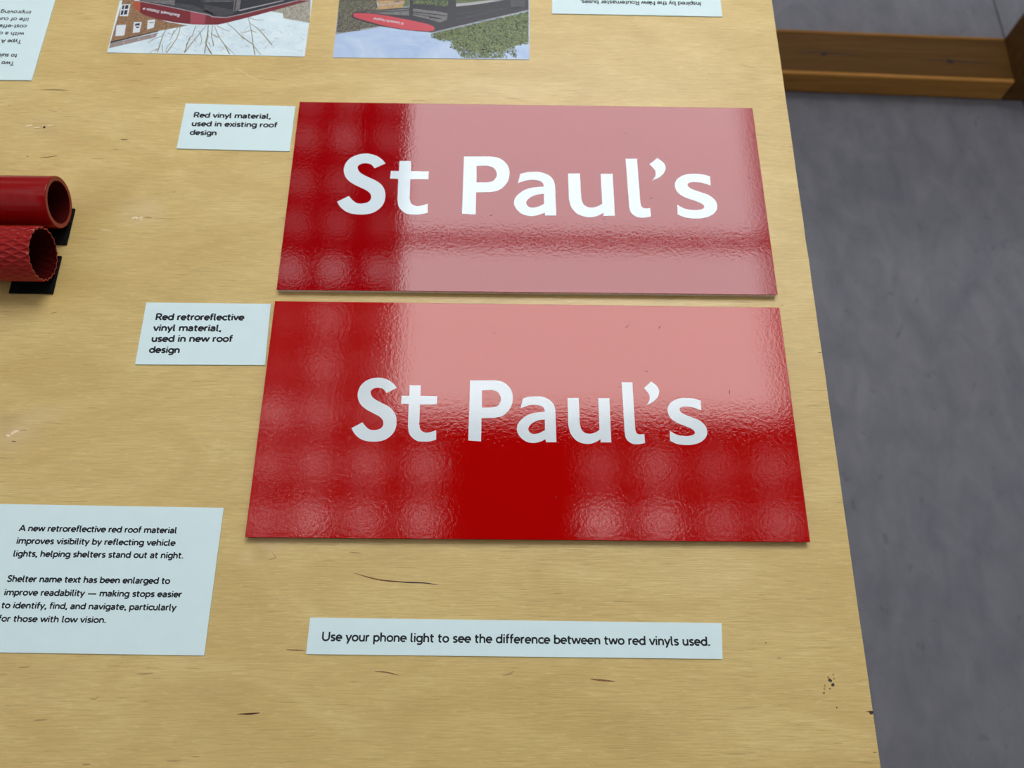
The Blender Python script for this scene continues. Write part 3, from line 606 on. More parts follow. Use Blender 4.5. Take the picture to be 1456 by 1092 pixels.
def inpoly(x, y, P):
    c = False; j = len(P)-1
    for i in range(len(P)):
        if (P[i][1] > y) != (P[j][1] > y) and x < (P[j][0]-P[i][0])*(y-P[i][1])/(P[j][1]-P[i][1])+P[i][0]: c = not c
        j = i
    return c
def leaves(e, off, name, poly, mat, n, size, seed, lv, edge=.0, clip=None):
    rnd = random.Random(seed); V, F = [], []
    xs = [p[0] for p in poly]; yt = [p[1] for p in poly]; k = 0; tries = 0
    while k < n and tries < n*20:
        tries += 1
        x = rnd.uniform(min(xs), max(xs)); y = rnd.uniform(min(yt), max(yt))
        if not inpoly(x, y, poly): continue
        x += rnd.gauss(0, edge); y += rnd.gauss(0, edge)
        if clip and not inpoly(x, y, clip): continue
        a = rnd.uniform(0, 6.28); s = size*rnd.uniform(.5, 1.3); i = len(V)
        tri = [(x+math.cos(a+t)*s*m, y+math.sin(a+t)*s*m) for t, m in ((0, 1.3), (1.6, .7), (3.14, 1.2), (4.7, .7))]
        if clip and not all(inpoly(px, py, clip) for px, py in tri): continue
        V += [(px-off[0], py-off[1], .0004+.00004*lv) for px, py in tri]; F.append((i, i+1, i+2, i+3)); k += 1
    return tag(obj(name, (V, F), M[mat], e), kind='stuff')
def strokes(e, off, name, lines, mat, lv):
    V, F = [], []
    for pts, w0, w1 in lines:
        q = catmull(pts, False, 4); n = len(q)
        ribbon([(x-off[0], y-off[1]) for x, y in q], [w0+(w1-w0)*i/(n-1) for i in range(n)], V, F, .0004+.00004*lv)
    return obj(name, (V, F), M[mat], e)
ph, po = card('photo_print', [(-0.37983, 0.26954999999999996), (-0.20078, 0.2681), (-0.20198, 0.1491), (-0.38043, 0.15055)], 'upside-down printed photograph of a dark red shelter roof, brick building and bare trees', [], .1, 'photograph', None, 'snow_sky', .0004)
layer(ph, po, 'brick_building', [(-0.37773, 0.21343), (-0.36679, 0.21367), (-0.36655, 0.20623), (-0.35187, 0.19503), (-0.33142, 0.18769), (-0.313, 0.18398), (-0.33857, 0.17668), (-0.37953, 0.16262)], 'brick_print', 1)
layer(ph, po, 'brick_building', [(-0.37983,0.21343),(-0.37963,0.26915),(-0.36779,0.26915),(-0.36679,0.21367)], 'brick_print', 1)
layer(ph, po, 'parapet', [(-0.37957, 0.16138), (-0.33859, 0.1747), (-0.33976, 0.1693), (-0.37955, 0.15538)], 'print_parapet', 1)
layer(ph, po, 'eaves_shadow', [(-0.37963, 0.16315), (-0.33864, 0.17713), (-0.33859, 0.17596), (-0.37957, 0.16138)], 'print_black', 2)
layer(ph, po, 'pilaster', [(-0.36826, 0.164), (-0.36711, 0.16438), (-0.36672, 0.16066), (-0.36786, 0.1602)], 'print_light', 2)
layer(ph, po, 'pilaster', [(-0.35557, 0.16827), (-0.35427, 0.16865), (-0.35379, 0.16581), (-0.35492, 0.16525)], 'print_light', 2)
layer(ph, po, 'pilaster', [(-0.34437, 0.17252), (-0.34328, 0.1729), (-0.34231, 0.17032), (-0.34344, 0.16976)], 'print_light', 2)
layer(ph, po, 'window_frame', [(-0.3782, 0.2083), (-0.36961, 0.20867), (-0.36926, 0.19402), (-0.37703, 0.19404)], 'print_white', 2)
layer(ph, po, 'pane', [(-0.37661, 0.20713), (-0.37471, 0.20735), (-0.37455, 0.20255), (-0.37644, 0.20232)], 'print_black', 3)
layer(ph, po, 'pane', [(-0.37388, 0.20737), (-0.37095, 0.20762), (-0.37081, 0.2029), (-0.37374, 0.20266)], 'print_black', 3)
layer(ph, po, 'pane', [(-0.37646, 0.20085), (-0.37443, 0.20107), (-0.37417, 0.19575), (-0.37633, 0.19552)], 'print_black', 3)
layer(ph, po, 'pane', [(-0.37362, 0.20118), (-0.37076, 0.20143), (-0.37067, 0.19619), (-0.37336, 0.19586)], 'print_black', 3)
layer(ph, po, 'window_frame', [(-0.37778, 0.18291), (-0.36916, 0.18373), (-0.36857, 0.17068), (-0.37636, 0.16981)], 'print_white', 2)
layer(ph, po, 'window_frame', [(-0.36255, 0.18704), (-0.35537, 0.18719), (-0.35535, 0.17499), (-0.36142, 0.17379)], 'print_white', 2)
layer(ph, po, 'window_frame', [(-0.35028, 0.18957), (-0.34358, 0.19063), (-0.34332, 0.18064), (-0.34908, 0.17827)], 'print_white', 2)
layer(ph, po, 'pane', [(-0.36084, 0.18508), (-0.35685, 0.1858), (-0.35665, 0.18263), (-0.35877, 0.18304), (-0.36101, 0.18208)], 'print_black', 3)
layer(ph, po, 'pane', [(-0.35991, 0.18166), (-0.35647, 0.18155), (-0.35684, 0.17973), (-0.35929, 0.18004)], 'print_black', 3)
layer(ph, po, 'pane', [(-0.34846, 0.18688), (-0.34446, 0.1876), (-0.34428, 0.18651), (-0.34843, 0.18588)], 'print_grey', 3)
layer(ph, po, 'fascia', [(-0.36663, 0.21274), (-0.36171, 0.21238), (-0.33292, 0.20603), (-0.30772, 0.19963), (-0.29341, 0.19626), (-0.29237, 0.19472), (-0.28538, 0.19413), (-0.27846, 0.194), (-0.26514, 0.19805), (-0.2385, 0.20786), (-0.21222, 0.21721), (-0.20242, 0.21742), (-0.23796, 0.20296), (-0.25786, 0.19517), (-0.27766, 0.1879), (-0.28559, 0.18546), (-0.29793, 0.1852), (-0.30909, 0.18543), (-0.32306, 0.18695), (-0.34083, 0.19068), (-0.35553, 0.19632), (-0.36435, 0.2035), (-0.36663, 0.20669)], 'print_red', 4)
layer(ph, po, 'fascia_end', [(-0.36662, 0.21264), (-0.36056, 0.21175), (-0.35905, 0.19873), (-0.36438, 0.20369), (-0.36649, 0.2067)], 'print_orange', 5)
layer(ph, po, 'fascia_reflection', [(-0.31272, 0.20073), (-0.298, 0.19699), (-0.29731, 0.18567), (-0.31052, 0.18576)], 'print_red_hi', 5)
layer(ph, po, 'fascia_edge', [(-0.36675, 0.21339), (-0.36182, 0.21303), (-0.33302, 0.20667), (-0.30782, 0.20037), (-0.29351, 0.19699), (-0.29247, 0.19545), (-0.28548, 0.19486), (-0.27854, 0.19464), (-0.26523, 0.19878), (-0.23858, 0.20861), (-0.21501, 0.21715), (-0.21222, 0.21721), (-0.23848, 0.20768), (-0.26511, 0.19787), (-0.27843, 0.19382), (-0.28536, 0.19395), (-0.29234, 0.19454), (-0.29338, 0.19607), (-0.30769, 0.19945), (-0.33289, 0.20584), (-0.36168, 0.21219), (-0.3666, 0.21255)], 'print_light', 5)
layer(ph, po, 'shelter_underside', [(-0.36382, 0.26914999999999994), (-0.36182, 0.21303), (-0.33302, 0.20667), (-0.30782, 0.20037), (-0.29351, 0.19699), (-0.29247, 0.19545), (-0.28548, 0.19486), (-0.27854, 0.19464), (-0.26523, 0.19878), (-0.23858, 0.20861), (-0.21501, 0.21715), (-0.20118, 0.22015), (-0.20118, 0.26914999999999994)], 'print_black', 3)
layer(ph, po, 'roof_beam', [(-0.36198, 0.21396), (-0.32905, 0.21467), (-0.32848, 0.20779), (-0.33335, 0.2088), (-0.35761, 0.21275)], 'print_grey', 4)
layer(ph, po, 'roof_panel', [(-0.32845, 0.21077), (-0.31328, 0.20923), (-0.29356, 0.2004), (-0.30018, 0.20118), (-0.29164, 0.19951), (-0.2904, 0.19549), (-0.29249, 0.19563), (-0.29967, 0.1975), (-0.30785, 0.20055), (-0.32791, 0.20595)], 'print_char', 4)
layer(ph, po, 'roof_panel', [(-0.30149, 0.21042), (-0.27416, 0.20358), (-0.27104, 0.20087), (-0.27672, 0.19661), (-0.28694, 0.19548), (-0.30018, 0.20118)], 'print_char', 4)
layer(ph, po, 'roof_panel', [(-0.30631, 0.21498), (-0.27455, 0.21754), (-0.27442, 0.2138), (-0.30175, 0.21228)], 'print_char', 4)
layer(ph, po, 'shelter_post', [(-0.27444, 0.21942), (-0.26781, 0.21957), (-0.26787, 0.20325), (-0.27323, 0.20175)], 'print_grey', 5)
layer(ph, po, 'post_edge', [(-0.27304, 0.21945), (-0.27165, 0.21948), (-0.27162, 0.20271), (-0.27265, 0.20269)], 'print_black', 6)
layer(ph, po, 'glazing_bar', [(-0.26825, 0.20352), (-0.22895, 0.21647), (-0.22717, 0.21614), (-0.26774, 0.20224)], 'print_light', 6)
layer(ph, po, 'glazing_bar', [(-0.30069, 0.21463), (-0.27558, 0.21471), (-0.27549, 0.21397), (-0.30057, 0.2138)], 'print_grey', 5)
layer(ph, po, 'winter_trees', [(-0.23793, 0.20268), (-0.212, 0.21497), (-0.20268, 0.21648), (-0.20136, 0.18948), (-0.2258, 0.19447), (-0.22715, 0.2007)], 'print_hazel', 2)
V, F = [], []
text_vf('Southwark Station ⊖', 0.120, V, F, (-0.32146, 0.19677), (-0.35687, 0.20505), 0.00476, po, .0004+.00004*7)
obj('text_line', (V, F), M['print_white'], ph)
strokes(ph, po, 'tree_branch', [([(-0.3269, 0.18733), (-0.3319, 0.17772), (-0.33368, 0.1696), (-0.3352, 0.15168)], .0005, .0009), ([(-0.31946, 0.18358), (-0.32031, 0.16898), (-0.32699, 0.15096)], .0005, .0009), ([(-0.30541, 0.18369), (-0.30678, 0.17194), (-0.30897, 0.16831), (-0.31085, 0.15128)], .0005, .0009), ([(-0.29582, 0.18389), (-0.3043, 0.16662), (-0.31033, 0.15234)], .0005, .0009), ([(-0.29417, 0.18437), (-0.29256, 0.17133), (-0.29291, 0.16063), (-0.29267, 0.15075)], .0005, .0009), ([(-0.29275, 0.16196), (-0.28992, 0.15627), (-0.28722, 0.15139)], .0005, .0009), ([(-0.29369, 0.18438), (-0.29324, 0.17132), (-0.29302, 0.1624), (-0.28592, 0.15036)], .0005, .0009), ([(-0.28986, 0.18401), (-0.28928, 0.17229), (-0.28682, 0.1643), (-0.28588, 0.15988)], .0005, .0009), ([(-0.28815, 0.18404), (-0.28269, 0.17153), (-0.27629, 0.16185), (-0.27008, 0.15067)], .0005, .0009), ([(-0.29033, 0.17497), (-0.28279, 0.16974)], .0005, .0009), ([(-0.27688, 0.18719), (-0.26986, 0.1808), (-0.2619, 0.17195), (-0.25128, 0.16323)], .0005, .0009), ([(-0.25847, 0.19451), (-0.25389, 0.17932), (-0.25016, 0.16237), (-0.24703, 0.15024)], .0005, .0009), ([(-0.25555, 0.18745), (-0.24635, 0.17947), (-0.23273, 0.16183)], .0005, .0009)], 'print_twig', 2)
strokes(ph, po, 'twig', [([(-0.32098, 0.18228), (-0.32507, 0.17336), (-0.32935, 0.17453)], .0006, .0004), ([(-0.3336, 0.17121), (-0.34105, 0.16678), (-0.34562, 0.16242)], .0006, .0004), ([(-0.3358, 0.15536), (-0.33895, 0.15398), (-0.34181, 0.15084)], .0006, .0004), ([(-0.3358, 0.15536), (-0.33792, 0.1518)], .0006, .0004), ([(-0.32423, 0.16355), (-0.32746, 0.15817), (-0.32783, 0.152)], .0006, .0004), ([(-0.3326, 0.16072), (-0.33038, 0.15107)], .0006, .0004), ([(-0.32441, 0.17787), (-0.3248, 0.17157), (-0.32654, 0.16529)], .0006, .0004), ([(-0.2505, 0.16236), (-0.24482, 0.15451), (-0.24162, 0.15035)], .0006, .0004), ([(-0.25778, 0.19453), (-0.25056, 0.19193), (-0.24367, 0.19208)], .0006, .0004), ([(-0.28609, 0.18409), (-0.27939, 0.18015), (-0.2735, 0.17711)], .0006, .0004), ([(-0.27629, 0.16185), (-0.27153, 0.15663), (-0.26531, 0.15041)], .0006, .0004), ([(-0.25394, 0.17977), (-0.25841, 0.17697), (-0.26319, 0.17687)], .0006, .0004), ([(-0.25389, 0.17932), (-0.24878, 0.17671)], .0006, .0004), ([(-0.24635, 0.17947), (-0.24092, 0.18003)], .0006, .0004), ([(-0.29089, 0.16422), (-0.28812, 0.15895)], .0006, .0004), ([(-0.26179, 0.17106), (-0.25873, 0.16843)], .0006, .0004), ([(-0.31084, 0.16027), (-0.30808, 0.16923)], .0006, .0004), ([(-0.30443, 0.16751), (-0.30188, 0.164)], .0006, .0004), ([(-0.30095, 0.17655), (-0.29764, 0.16765), (-0.29798, 0.16053)], .0006, .0004)], 'print_twig', 2)
strokes(ph, po, 'twig', [([(-0.25694, 0.16161), (-0.25271, 0.15868)], .0003, .0002), ([(-0.23986, 0.15681), (-0.23775, 0.15986)], .0003, .0002), ([(-0.21193, 0.16509), (-0.21042, 0.16369)], .0003, .0002), ([(-0.28052, 0.17526), (-0.27776, 0.17504)], .0003, .0002), ([(-0.23864, 0.17863), (-0.23707, 0.17749)], .0003, .0002), ([(-0.2599, 0.1791), (-0.25673, 0.18406)], .0003, .0002), ([(-0.31747, 0.1754), (-0.31309, 0.17082)], .0003, .0002), ([(-0.30306, 0.15442), (-0.29999, 0.15422)], .0003, .0002), ([(-0.31503, 0.1548), (-0.31083, 0.15295)], .0003, .0002), ([(-0.21998, 0.17496), (-0.21854, 0.17562)], .0003, .0002), ([(-0.34448, 0.16164), (-0.34265, 0.16247)], .0003, .0002), ([(-0.23009, 0.16955), (-0.22777, 0.17085)], .0003, .0002), ([(-0.24768, 0.18143), (-0.24643, 0.1801)], .0003, .0002), ([(-0.23868, 0.15905), (-0.23576, 0.16337)], .0003, .0002), ([(-0.29379, 0.1655), (-0.29285, 0.16703)], .0003, .0002), ([(-0.31833, 0.15429), (-0.31543, 0.157)], .0003, .0002), ([(-0.21301, 0.15681), (-0.21098, 0.15765)], .0003, .0002), ([(-0.27073, 0.16036), (-0.26783, 0.16379)], .0003, .0002), ([(-0.23198, 0.15874), (-0.22855, 0.16351)], .0003, .0002), ([(-0.33364, 0.17148), (-0.32966, 0.1704)], .0003, .0002), ([(-0.29613, 0.15561), (-0.29415, 0.15548)], .0003, .0002), ([(-0.30242, 0.17679), (-0.30117, 0.17853)], .0003, .0002), ([(-0.24679, 0.15456), (-0.24569, 0.15564)], .0003, .0002), ([(-0.20611, 0.16851), (-0.20438, 0.16899)], .0003, .0002), ([(-0.26079, 0.15914), (-0.25851, 0.15945)], .0003, .0002), ([(-0.33603, 0.15509), (-0.33403, 0.15822)], .0003, .0002), ([(-0.22837, 0.17966), (-0.22414, 0.17731)], .0003, .0002), ([(-0.25576, 0.1603), (-0.25368, 0.16274)], .0003, .0002), ([(-0.32327, 0.15737), (-0.32103, 0.15865)], .0003, .0002), ([(-0.2034, 0.15948), (-0.20074, 0.15661)], .0003, .0002), ([(-0.27605, 0.16159), (-0.27416, 0.16171)], .0003, .0002), ([(-0.2902, 0.17794), (-0.28635, 0.17937)], .0003, .0002), ([(-0.20967, 0.16576), (-0.20756, 0.1658)], .0003, .0002), ([(-0.3343, 0.17344), (-0.33019, 0.17075)], .0003, .0002), ([(-0.29364, 0.15955), (-0.29022, 0.15741)], .0003, .0002), ([(-0.25111, 0.16119), (-0.24805, 0.16241)], .0003, .0002), ([(-0.30626, 0.16792), (-0.30281, 0.16576)], .0003, .0002), ([(-0.30252, 0.15487), (-0.2996, 0.15387)], .0003, .0002), ([(-0.34394, 0.16538), (-0.34123, 0.16749)], .0003, .0002), ([(-0.27925, 0.15904), (-0.27562, 0.15779)], .0003, .0002), ([(-0.29611, 0.16358), (-0.29227, 0.16144)], .0003, .0002), ([(-0.29504, 0.15793), (-0.29151, 0.155)], .0003, .0002), ([(-0.20644, 0.1565), (-0.20379, 0.15646)], .0003, .0002), ([(-0.32087, 0.1576), (-0.31801, 0.15483)], .0003, .0002), ([(-0.24737, 0.16242), (-0.2457, 0.16148)], .0003, .0002), ([(-0.23523, 0.16658), (-0.23281, 0.16565)], .0003, .0002), ([(-0.25676, 0.16064), (-0.25336, 0.15955)], .0003, .0002), ([(-0.31408, 0.16198), (-0.31294, 0.16165)], .0003, .0002), ([(-0.28026, 0.17589), (-0.27904, 0.17754)], .0003, .0002), ([(-0.30234, 0.1767), (-0.30131, 0.17762)], .0003, .0002), ([(-0.28055, 0.17139), (-0.27765, 0.17065)], .0003, .0002), ([(-0.31053, 0.15595), (-0.30873, 0.1589)], .0003, .0002), ([(-0.30691, 0.17005), (-0.30383, 0.1737)], .0003, .0002), ([(-0.29487, 0.18101), (-0.29352, 0.18067)], .0003, .0002), ([(-0.26939, 0.17279), (-0.26533, 0.17206)], .0003, .0002), ([(-0.23029, 0.17134), (-0.22708, 0.16889)], .0003, .0002), ([(-0.29514, 0.17802), (-0.29224, 0.17736)], .0003, .0002), ([(-0.20906, 0.1561), (-0.2069, 0.15561)], .0003, .0002), ([(-0.22094, 0.18362), (-0.21841, 0.18649)], .0003, .0002), ([(-0.26013, 0.17874), (-0.25622, 0.17755)], .0003, .0002), ([(-0.29302, 0.16971), (-0.2913, 0.17109)], .0003, .0002), ([(-0.20852, 0.17285), (-0.20425, 0.16837)], .0003, .0002), ([(-0.26252, 0.17526), (-0.25952, 0.17209)], .0003, .0002), ([(-0.28788, 0.17304), (-0.28492, 0.16987)], .0003, .0002), ([(-0.30547, 0.16812), (-0.30297, 0.17112)], .0003, .0002), ([(-0.28402, 0.17384), (-0.28006, 0.17131)], .0003, .0002), ([(-0.34381, 0.16583), (-0.34025, 0.16813)], .0003, .0002), ([(-0.23609, 0.17616), (-0.2347, 0.17718)], .0003, .0002), ([(-0.20643, 0.17541), (-0.2039, 0.17475)], .0003, .0002), ([(-0.25436, 0.16558), (-0.25282, 0.16472)], .0003, .0002), ([(-0.23893, 0.17457), (-0.23686, 0.17444)], .0003, .0002), ([(-0.30382, 0.16663), (-0.30169, 0.16694)], .0003, .0002), ([(-0.24018, 0.16622), (-0.23865, 0.16839)], .0003, .0002), ([(-0.27988, 0.1562), (-0.27688, 0.15353)], .0003, .0002), ([(-0.34246, 0.15885), (-0.33978, 0.15943)], .0003, .0002), ([(-0.24528, 0.16496), (-0.24149, 0.16521)], .0003, .0002), ([(-0.29182, 0.1709), (-0.28998, 0.16941)], .0003, .0002), ([(-0.30259, 0.15813), (-0.29966, 0.16227)], .0003, .0002), ([(-0.24785, 0.17053), (-0.24466, 0.17257)], .0003, .0002), ([(-0.21804, 0.17951), (-0.21531, 0.17974)], .0003, .0002), ([(-0.27618, 0.17292), (-0.27365, 0.17558)], .0003, .0002), ([(-0.23234, 0.18139), (-0.22911, 0.18399)], .0003, .0002), ([(-0.23334, 0.1643), (-0.23058, 0.16837)], .0003, .0002), ([(-0.20593, 0.15536), (-0.20471, 0.15477)], .0003, .0002), ([(-0.22762, 0.17715), (-0.22349, 0.1757)], .0003, .0002), ([(-0.24632, 0.1792), (-0.24272, 0.18135)], .0003, .0002), ([(-0.32423, 0.164), (-0.32272, 0.1643)], .0003, .0002), ([(-0.25945, 0.18155), (-0.25753, 0.18386)], .0003, .0002), ([(-0.22267, 0.17968), (-0.22071, 0.18009)], .0003, .0002), ([(-0.26108, 0.16865), (-0.2586, 0.1662)], .0003, .0002), ([(-0.33703, 0.16126), (-0.33455, 0.16397)], .0003, .0002), ([(-0.27287, 0.15651), (-0.26991, 0.15613)], .0003, .0002), ([(-0.30841, 0.16592), (-0.30547, 0.16812)], .0003, .0002), ([(-0.27418, 0.17863), (-0.27219, 0.18021)], .0003, .0002), ([(-0.24275, 0.17801), (-0.23948, 0.17636)], .0003, .0002), ([(-0.33303, 0.16213), (-0.33185, 0.16367)], .0003, .0002), ([(-0.26287, 0.17589), (-0.26003, 0.17343)], .0003, .0002), ([(-0.29901, 0.15918), (-0.29633, 0.16322)], .0003, .0002), ([(-0.31599, 0.17831), (-0.31235, 0.17452)], .0003, .0002), ([(-0.23088, 0.17934), (-0.22869, 0.17875)], .0003, .0002), ([(-0.31335, 0.17207), (-0.31115, 0.17149)], .0003, .0002), ([(-0.29283, 0.17816), (-0.2894, 0.17561)], .0003, .0002), ([(-0.23229, 0.17085), (-0.22936, 0.16849)], .0003, .0002), ([(-0.26181, 0.16632), (-0.25946, 0.16494)], .0003, .0002), ([(-0.22006, 0.16975), (-0.21896, 0.16906)], .0003, .0002), ([(-0.27795, 0.15694), (-0.27556, 0.15628)], .0003, .0002), ([(-0.28163, 0.17947), (-0.28024, 0.18085)], .0003, .0002), ([(-0.29341, 0.17104), (-0.2917, 0.16956)], .0003, .0002), ([(-0.31093, 0.17374), (-0.30928, 0.17548)], .0003, .0002), ([(-0.31272, 0.16788), (-0.30955, 0.17269)], .0003, .0002), ([(-0.29203, 0.15534), (-0.28871, 0.15391)], .0003, .0002), ([(-0.27753, 0.15536), (-0.2749, 0.15851)], .0003, .0002), ([(-0.30404, 0.16254), (-0.30236, 0.16168)], .0003, .0002), ([(-0.31953, 0.18086), (-0.31836, 0.18179)], .0003, .0002), ([(-0.28736, 0.15438), (-0.2855, 0.15512)], .0003, .0002), ([(-0.28051, 0.17418), (-0.27705, 0.17227)], .0003, .0002), ([(-0.32389, 0.17455), (-0.31974, 0.17284)], .0003, .0002), ([(-0.25481, 0.17048), (-0.25357, 0.16925)], .0003, .0002), ([(-0.33591, 0.15898), (-0.33481, 0.15926)], .0003, .0002), ([(-0.26656, 0.15435), (-0.26452, 0.1543)], .0003, .0002), ([(-0.21473, 0.1822), (-0.21358, 0.18304)], .0003, .0002), ([(-0.2915, 0.18044), (-0.28937, 0.18193)], .0003, .0002), ([(-0.30453, 0.18045), (-0.30119, 0.18541)], .0003, .0002), ([(-0.32047, 0.16692), (-0.31793, 0.16769)], .0003, .0002), ([(-0.33479, 0.17227), (-0.3325, 0.17501)], .0003, .0002), ([(-0.21521, 0.16654), (-0.21335, 0.16497)], .0003, .0002), ([(-0.34316, 0.16558), (-0.3404, 0.16572)], .0003, .0002), ([(-0.29218, 0.1642), (-0.28808, 0.16206)], .0003, .0002), ([(-0.3026, 0.16898), (-0.30069, 0.16759)], .0003, .0002), ([(-0.33031, 0.17236), (-0.32755, 0.1761)], .0003, .0002), ([(-0.23055, 0.17438), (-0.22938, 0.17567)], .0003, .0002), ([(-0.31306, 0.17928), (-0.31034, 0.17987)], .0003, .0002), ([(-0.31308, 0.17991), (-0.31176, 0.1793)], .0003, .0002), ([(-0.31852, 0.17331), (-0.31729, 0.17379)], .0003, .0002), ([(-0.28716, 0.17323), (-0.28418, 0.17141)], .0003, .0002), ([(-0.2186, 0.16487), (-0.2156, 0.16297)], .0003, .0002), ([(-0.28216, 0.15898), (-0.27802, 0.15747)], .0003, .0002), ([(-0.24227, 0.16306), (-0.23898, 0.16526)], .0003, .0002), ([(-0.29333, 0.17833), (-0.29201, 0.18016)], .0003, .0002), ([(-0.30804, 0.16246), (-0.30691, 0.1631)], .0003, .0002), ([(-0.23763, 0.16725), (-0.23663, 0.1687)], .0003, .0002), ([(-0.32807, 0.17115), (-0.32362, 0.16748)], .0003, .0002), ([(-0.26029, 0.17612), (-0.25823, 0.17661)], .0003, .0002)], 'print_twig_b', 2)
ph, po = card('photo_print', [(-0.17587, 0.26777), (0.0033399999999999997, 0.26876999999999995), (0.00274, 0.14977), (-0.17647, 0.14877)], 'upside-down printed photograph of a black shelter with rose-red end sign and leafy tree', [], .1, 'photograph', None, 'blue_sky', .0004)
layer(ph, po, 'brushwood', [(-0.1761, 0.21799), (-0.14115, 0.21875), (-0.13897, 0.20646), (-0.16242, 0.20207), (-0.16126, 0.19582), (-0.13356, 0.18615), (-0.15465, 0.1809), (-0.17574, 0.17731)], 'brush_b', 1)
leaves(ph, po, 'brush_leaves', [(-0.1761, 0.21799), (-0.14115, 0.21875), (-0.13897, 0.20646), (-0.16242, 0.20207), (-0.16126, 0.19582), (-0.13356, 0.18615), (-0.15465, 0.1809), (-0.1763, 0.17567)], 'brush_a', 900, .00055, 4, 2, .0004, [(-0.1761, 0.21799), (-0.14115, 0.21875), (-0.13897, 0.20646), (-0.16242, 0.20207), (-0.16126, 0.19582), (-0.13356, 0.18615), (-0.15465, 0.1809), (-0.1763, 0.17567)])
leaves(ph, po, 'brush_leaves', [(-0.17587, 0.21781), (-0.14816, 0.21841), (-0.15859, 0.20697), (-0.17483, 0.20477)], 'leaf_b', 130, .0006, 5, 3, .0003, [(-0.1761, 0.21799), (-0.14115, 0.21875), (-0.13897, 0.20646), (-0.16242, 0.20207), (-0.16126, 0.19582), (-0.13356, 0.18615), (-0.15465, 0.1809), (-0.1763, 0.17567)])
layer(ph, po, 'wall_coping', [(-0.17666, 0.17837), (-0.17173, 0.17874), (-0.17196, 0.17739), (-0.1763, 0.17567)], 'print_light', 2)
layer(ph, po, 'wall_coping', [(-0.15409, 0.18273), (-0.13498, 0.18676), (-0.13321, 0.18616), (-0.15399, 0.18137)], 'print_light', 2)
layer(ph, po, 'stone_house', [(-0.1415, 0.21875), (-0.11407, 0.21934), (-0.11567, 0.20929), (-0.14104, 0.20595), (-0.13868, 0.21299)], 'stone_print', 2)
layer(ph, po, 'house_window', [(-0.12424, 0.21846), (-0.11932, 0.21876), (-0.11959, 0.21715), (-0.1245, 0.21686)], 'print_grey', 3)
layer(ph, po, 'string_course', [(-0.14007, 0.21278), (-0.11431, 0.21708), (-0.11425, 0.21595), (-0.14, 0.21166)], 'print_light', 3)
layer(ph, po, 'shelter_glass', [(-0.17527,0.21800),(0.00231,0.22187),(0.00231,0.26737),(-0.17527,0.26737)], 'print_char', 1)
layer(ph, po, 'shelter_roof', [(-0.16041, 0.20322), (-0.14731, 0.20554), (-0.10978, 0.21062), (-0.11034, 0.21942), (0.00217, 0.22187), (0.00237, 0.20947), (-0.04191, 0.19418), (-0.08605, 0.18049), (-0.09018, 0.17978), (-0.08896, 0.18043), (-0.10146, 0.18136), (-0.11537, 0.18289), (-0.13357, 0.18633), (-0.15054, 0.19146), (-0.16161, 0.19582), (-0.16303, 0.19901), (-0.16212, 0.20272)], 'print_black', 4)
layer(ph, po, 'leafy_view', [(-0.11441, 0.21915), (-0.11047, 0.21923), (-0.11009, 0.21127), (-0.11609, 0.21068)], 'leaf_b', 3)
layer(ph, po, 'glazed_view', [(-0.10681, 0.21931), (-0.08511, 0.21978), (-0.07325, 0.22004), (-0.07344, 0.21206), (-0.09148, 0.21307), (-0.08489, 0.21368), (-0.10658, 0.21443)], 'leaf_c', 5)
leaves(ph, po, 'glazed_foliage', [(-0.10681, 0.21931), (-0.08511, 0.21978), (-0.07325, 0.22004), (-0.07344, 0.21206), (-0.09148, 0.21307), (-0.08489, 0.21368), (-0.10658, 0.21443)], 'leaf_a', 160, .00055, 6, 6, .0, [(-0.10681, 0.21931), (-0.08511, 0.21978), (-0.07325, 0.22004), (-0.07344, 0.21206), (-0.09148, 0.21307), (-0.08489, 0.21368), (-0.10658, 0.21443)])
layer(ph, po, 'glazed_view', [(-0.06619, 0.22019), (-0.02108, 0.22117), (-0.04787, 0.21514), (-0.06598, 0.21222)], 'print_light', 5)
layer(ph, po, 'glazed_view', [(-0.06619, 0.22019), (-0.03524, 0.22086), (-0.05215, 0.21767), (-0.06608, 0.21596)], 'leaf_b', 6)
layer(ph, po, 'roof_slats', [(-0.10633, 0.20883), (-0.08462, 0.20622), (-0.07375, 0.20395), (-0.07406, 0.19563), (-0.08023, 0.19238), (-0.09078, 0.19528), (-0.08419, 0.19422), (-0.10593, 0.20021)], 'print_grey', 5)
layer(ph, po, 'slat_gap', [(-0.10616, 0.2053), (-0.08449, 0.20252), (-0.07457, 0.20087), (-0.07454, 0.19995), (-0.08444, 0.20113), (-0.1061, 0.20391)], 'print_black', 6)
layer(ph, po, 'slat_gap', [(-0.09093, 0.19896), (-0.08181, 0.19795), (-0.07829, 0.19701), (-0.08176, 0.19639), (-0.09086, 0.1973)], 'print_black', 6)
layer(ph, po, 'slat_gap', [(-0.10605, 0.20289), (-0.08435, 0.19854), (-0.08432, 0.19781), (-0.10601, 0.20197)], 'print_black', 6)
layer(ph, po, 'roof_underside', [(-0.15139, 0.20388), (-0.11004, 0.20875), (-0.10941, 0.20014), (-0.13027, 0.20109), (-0.14712, 0.20276)], 'print_grey', 5)
layer(ph, po, 'roof_groove', [(-0.14718, 0.20369), (-0.10996, 0.20708), (-0.1099, 0.20597), (-0.14433, 0.20282)], 'print_black', 6)
layer(ph, po, 'roof_line', [(-0.06604, 0.20383), (0.00155, 0.21413), (0.00169, 0.21357), (-0.06602, 0.203)], 'print_char', 5)
layer(ph, po, 'roof_line', [(-0.06585, 0.1969), (-0.01821, 0.2109), (-0.01807, 0.21016), (-0.06582, 0.1958)], 'print_char', 5)
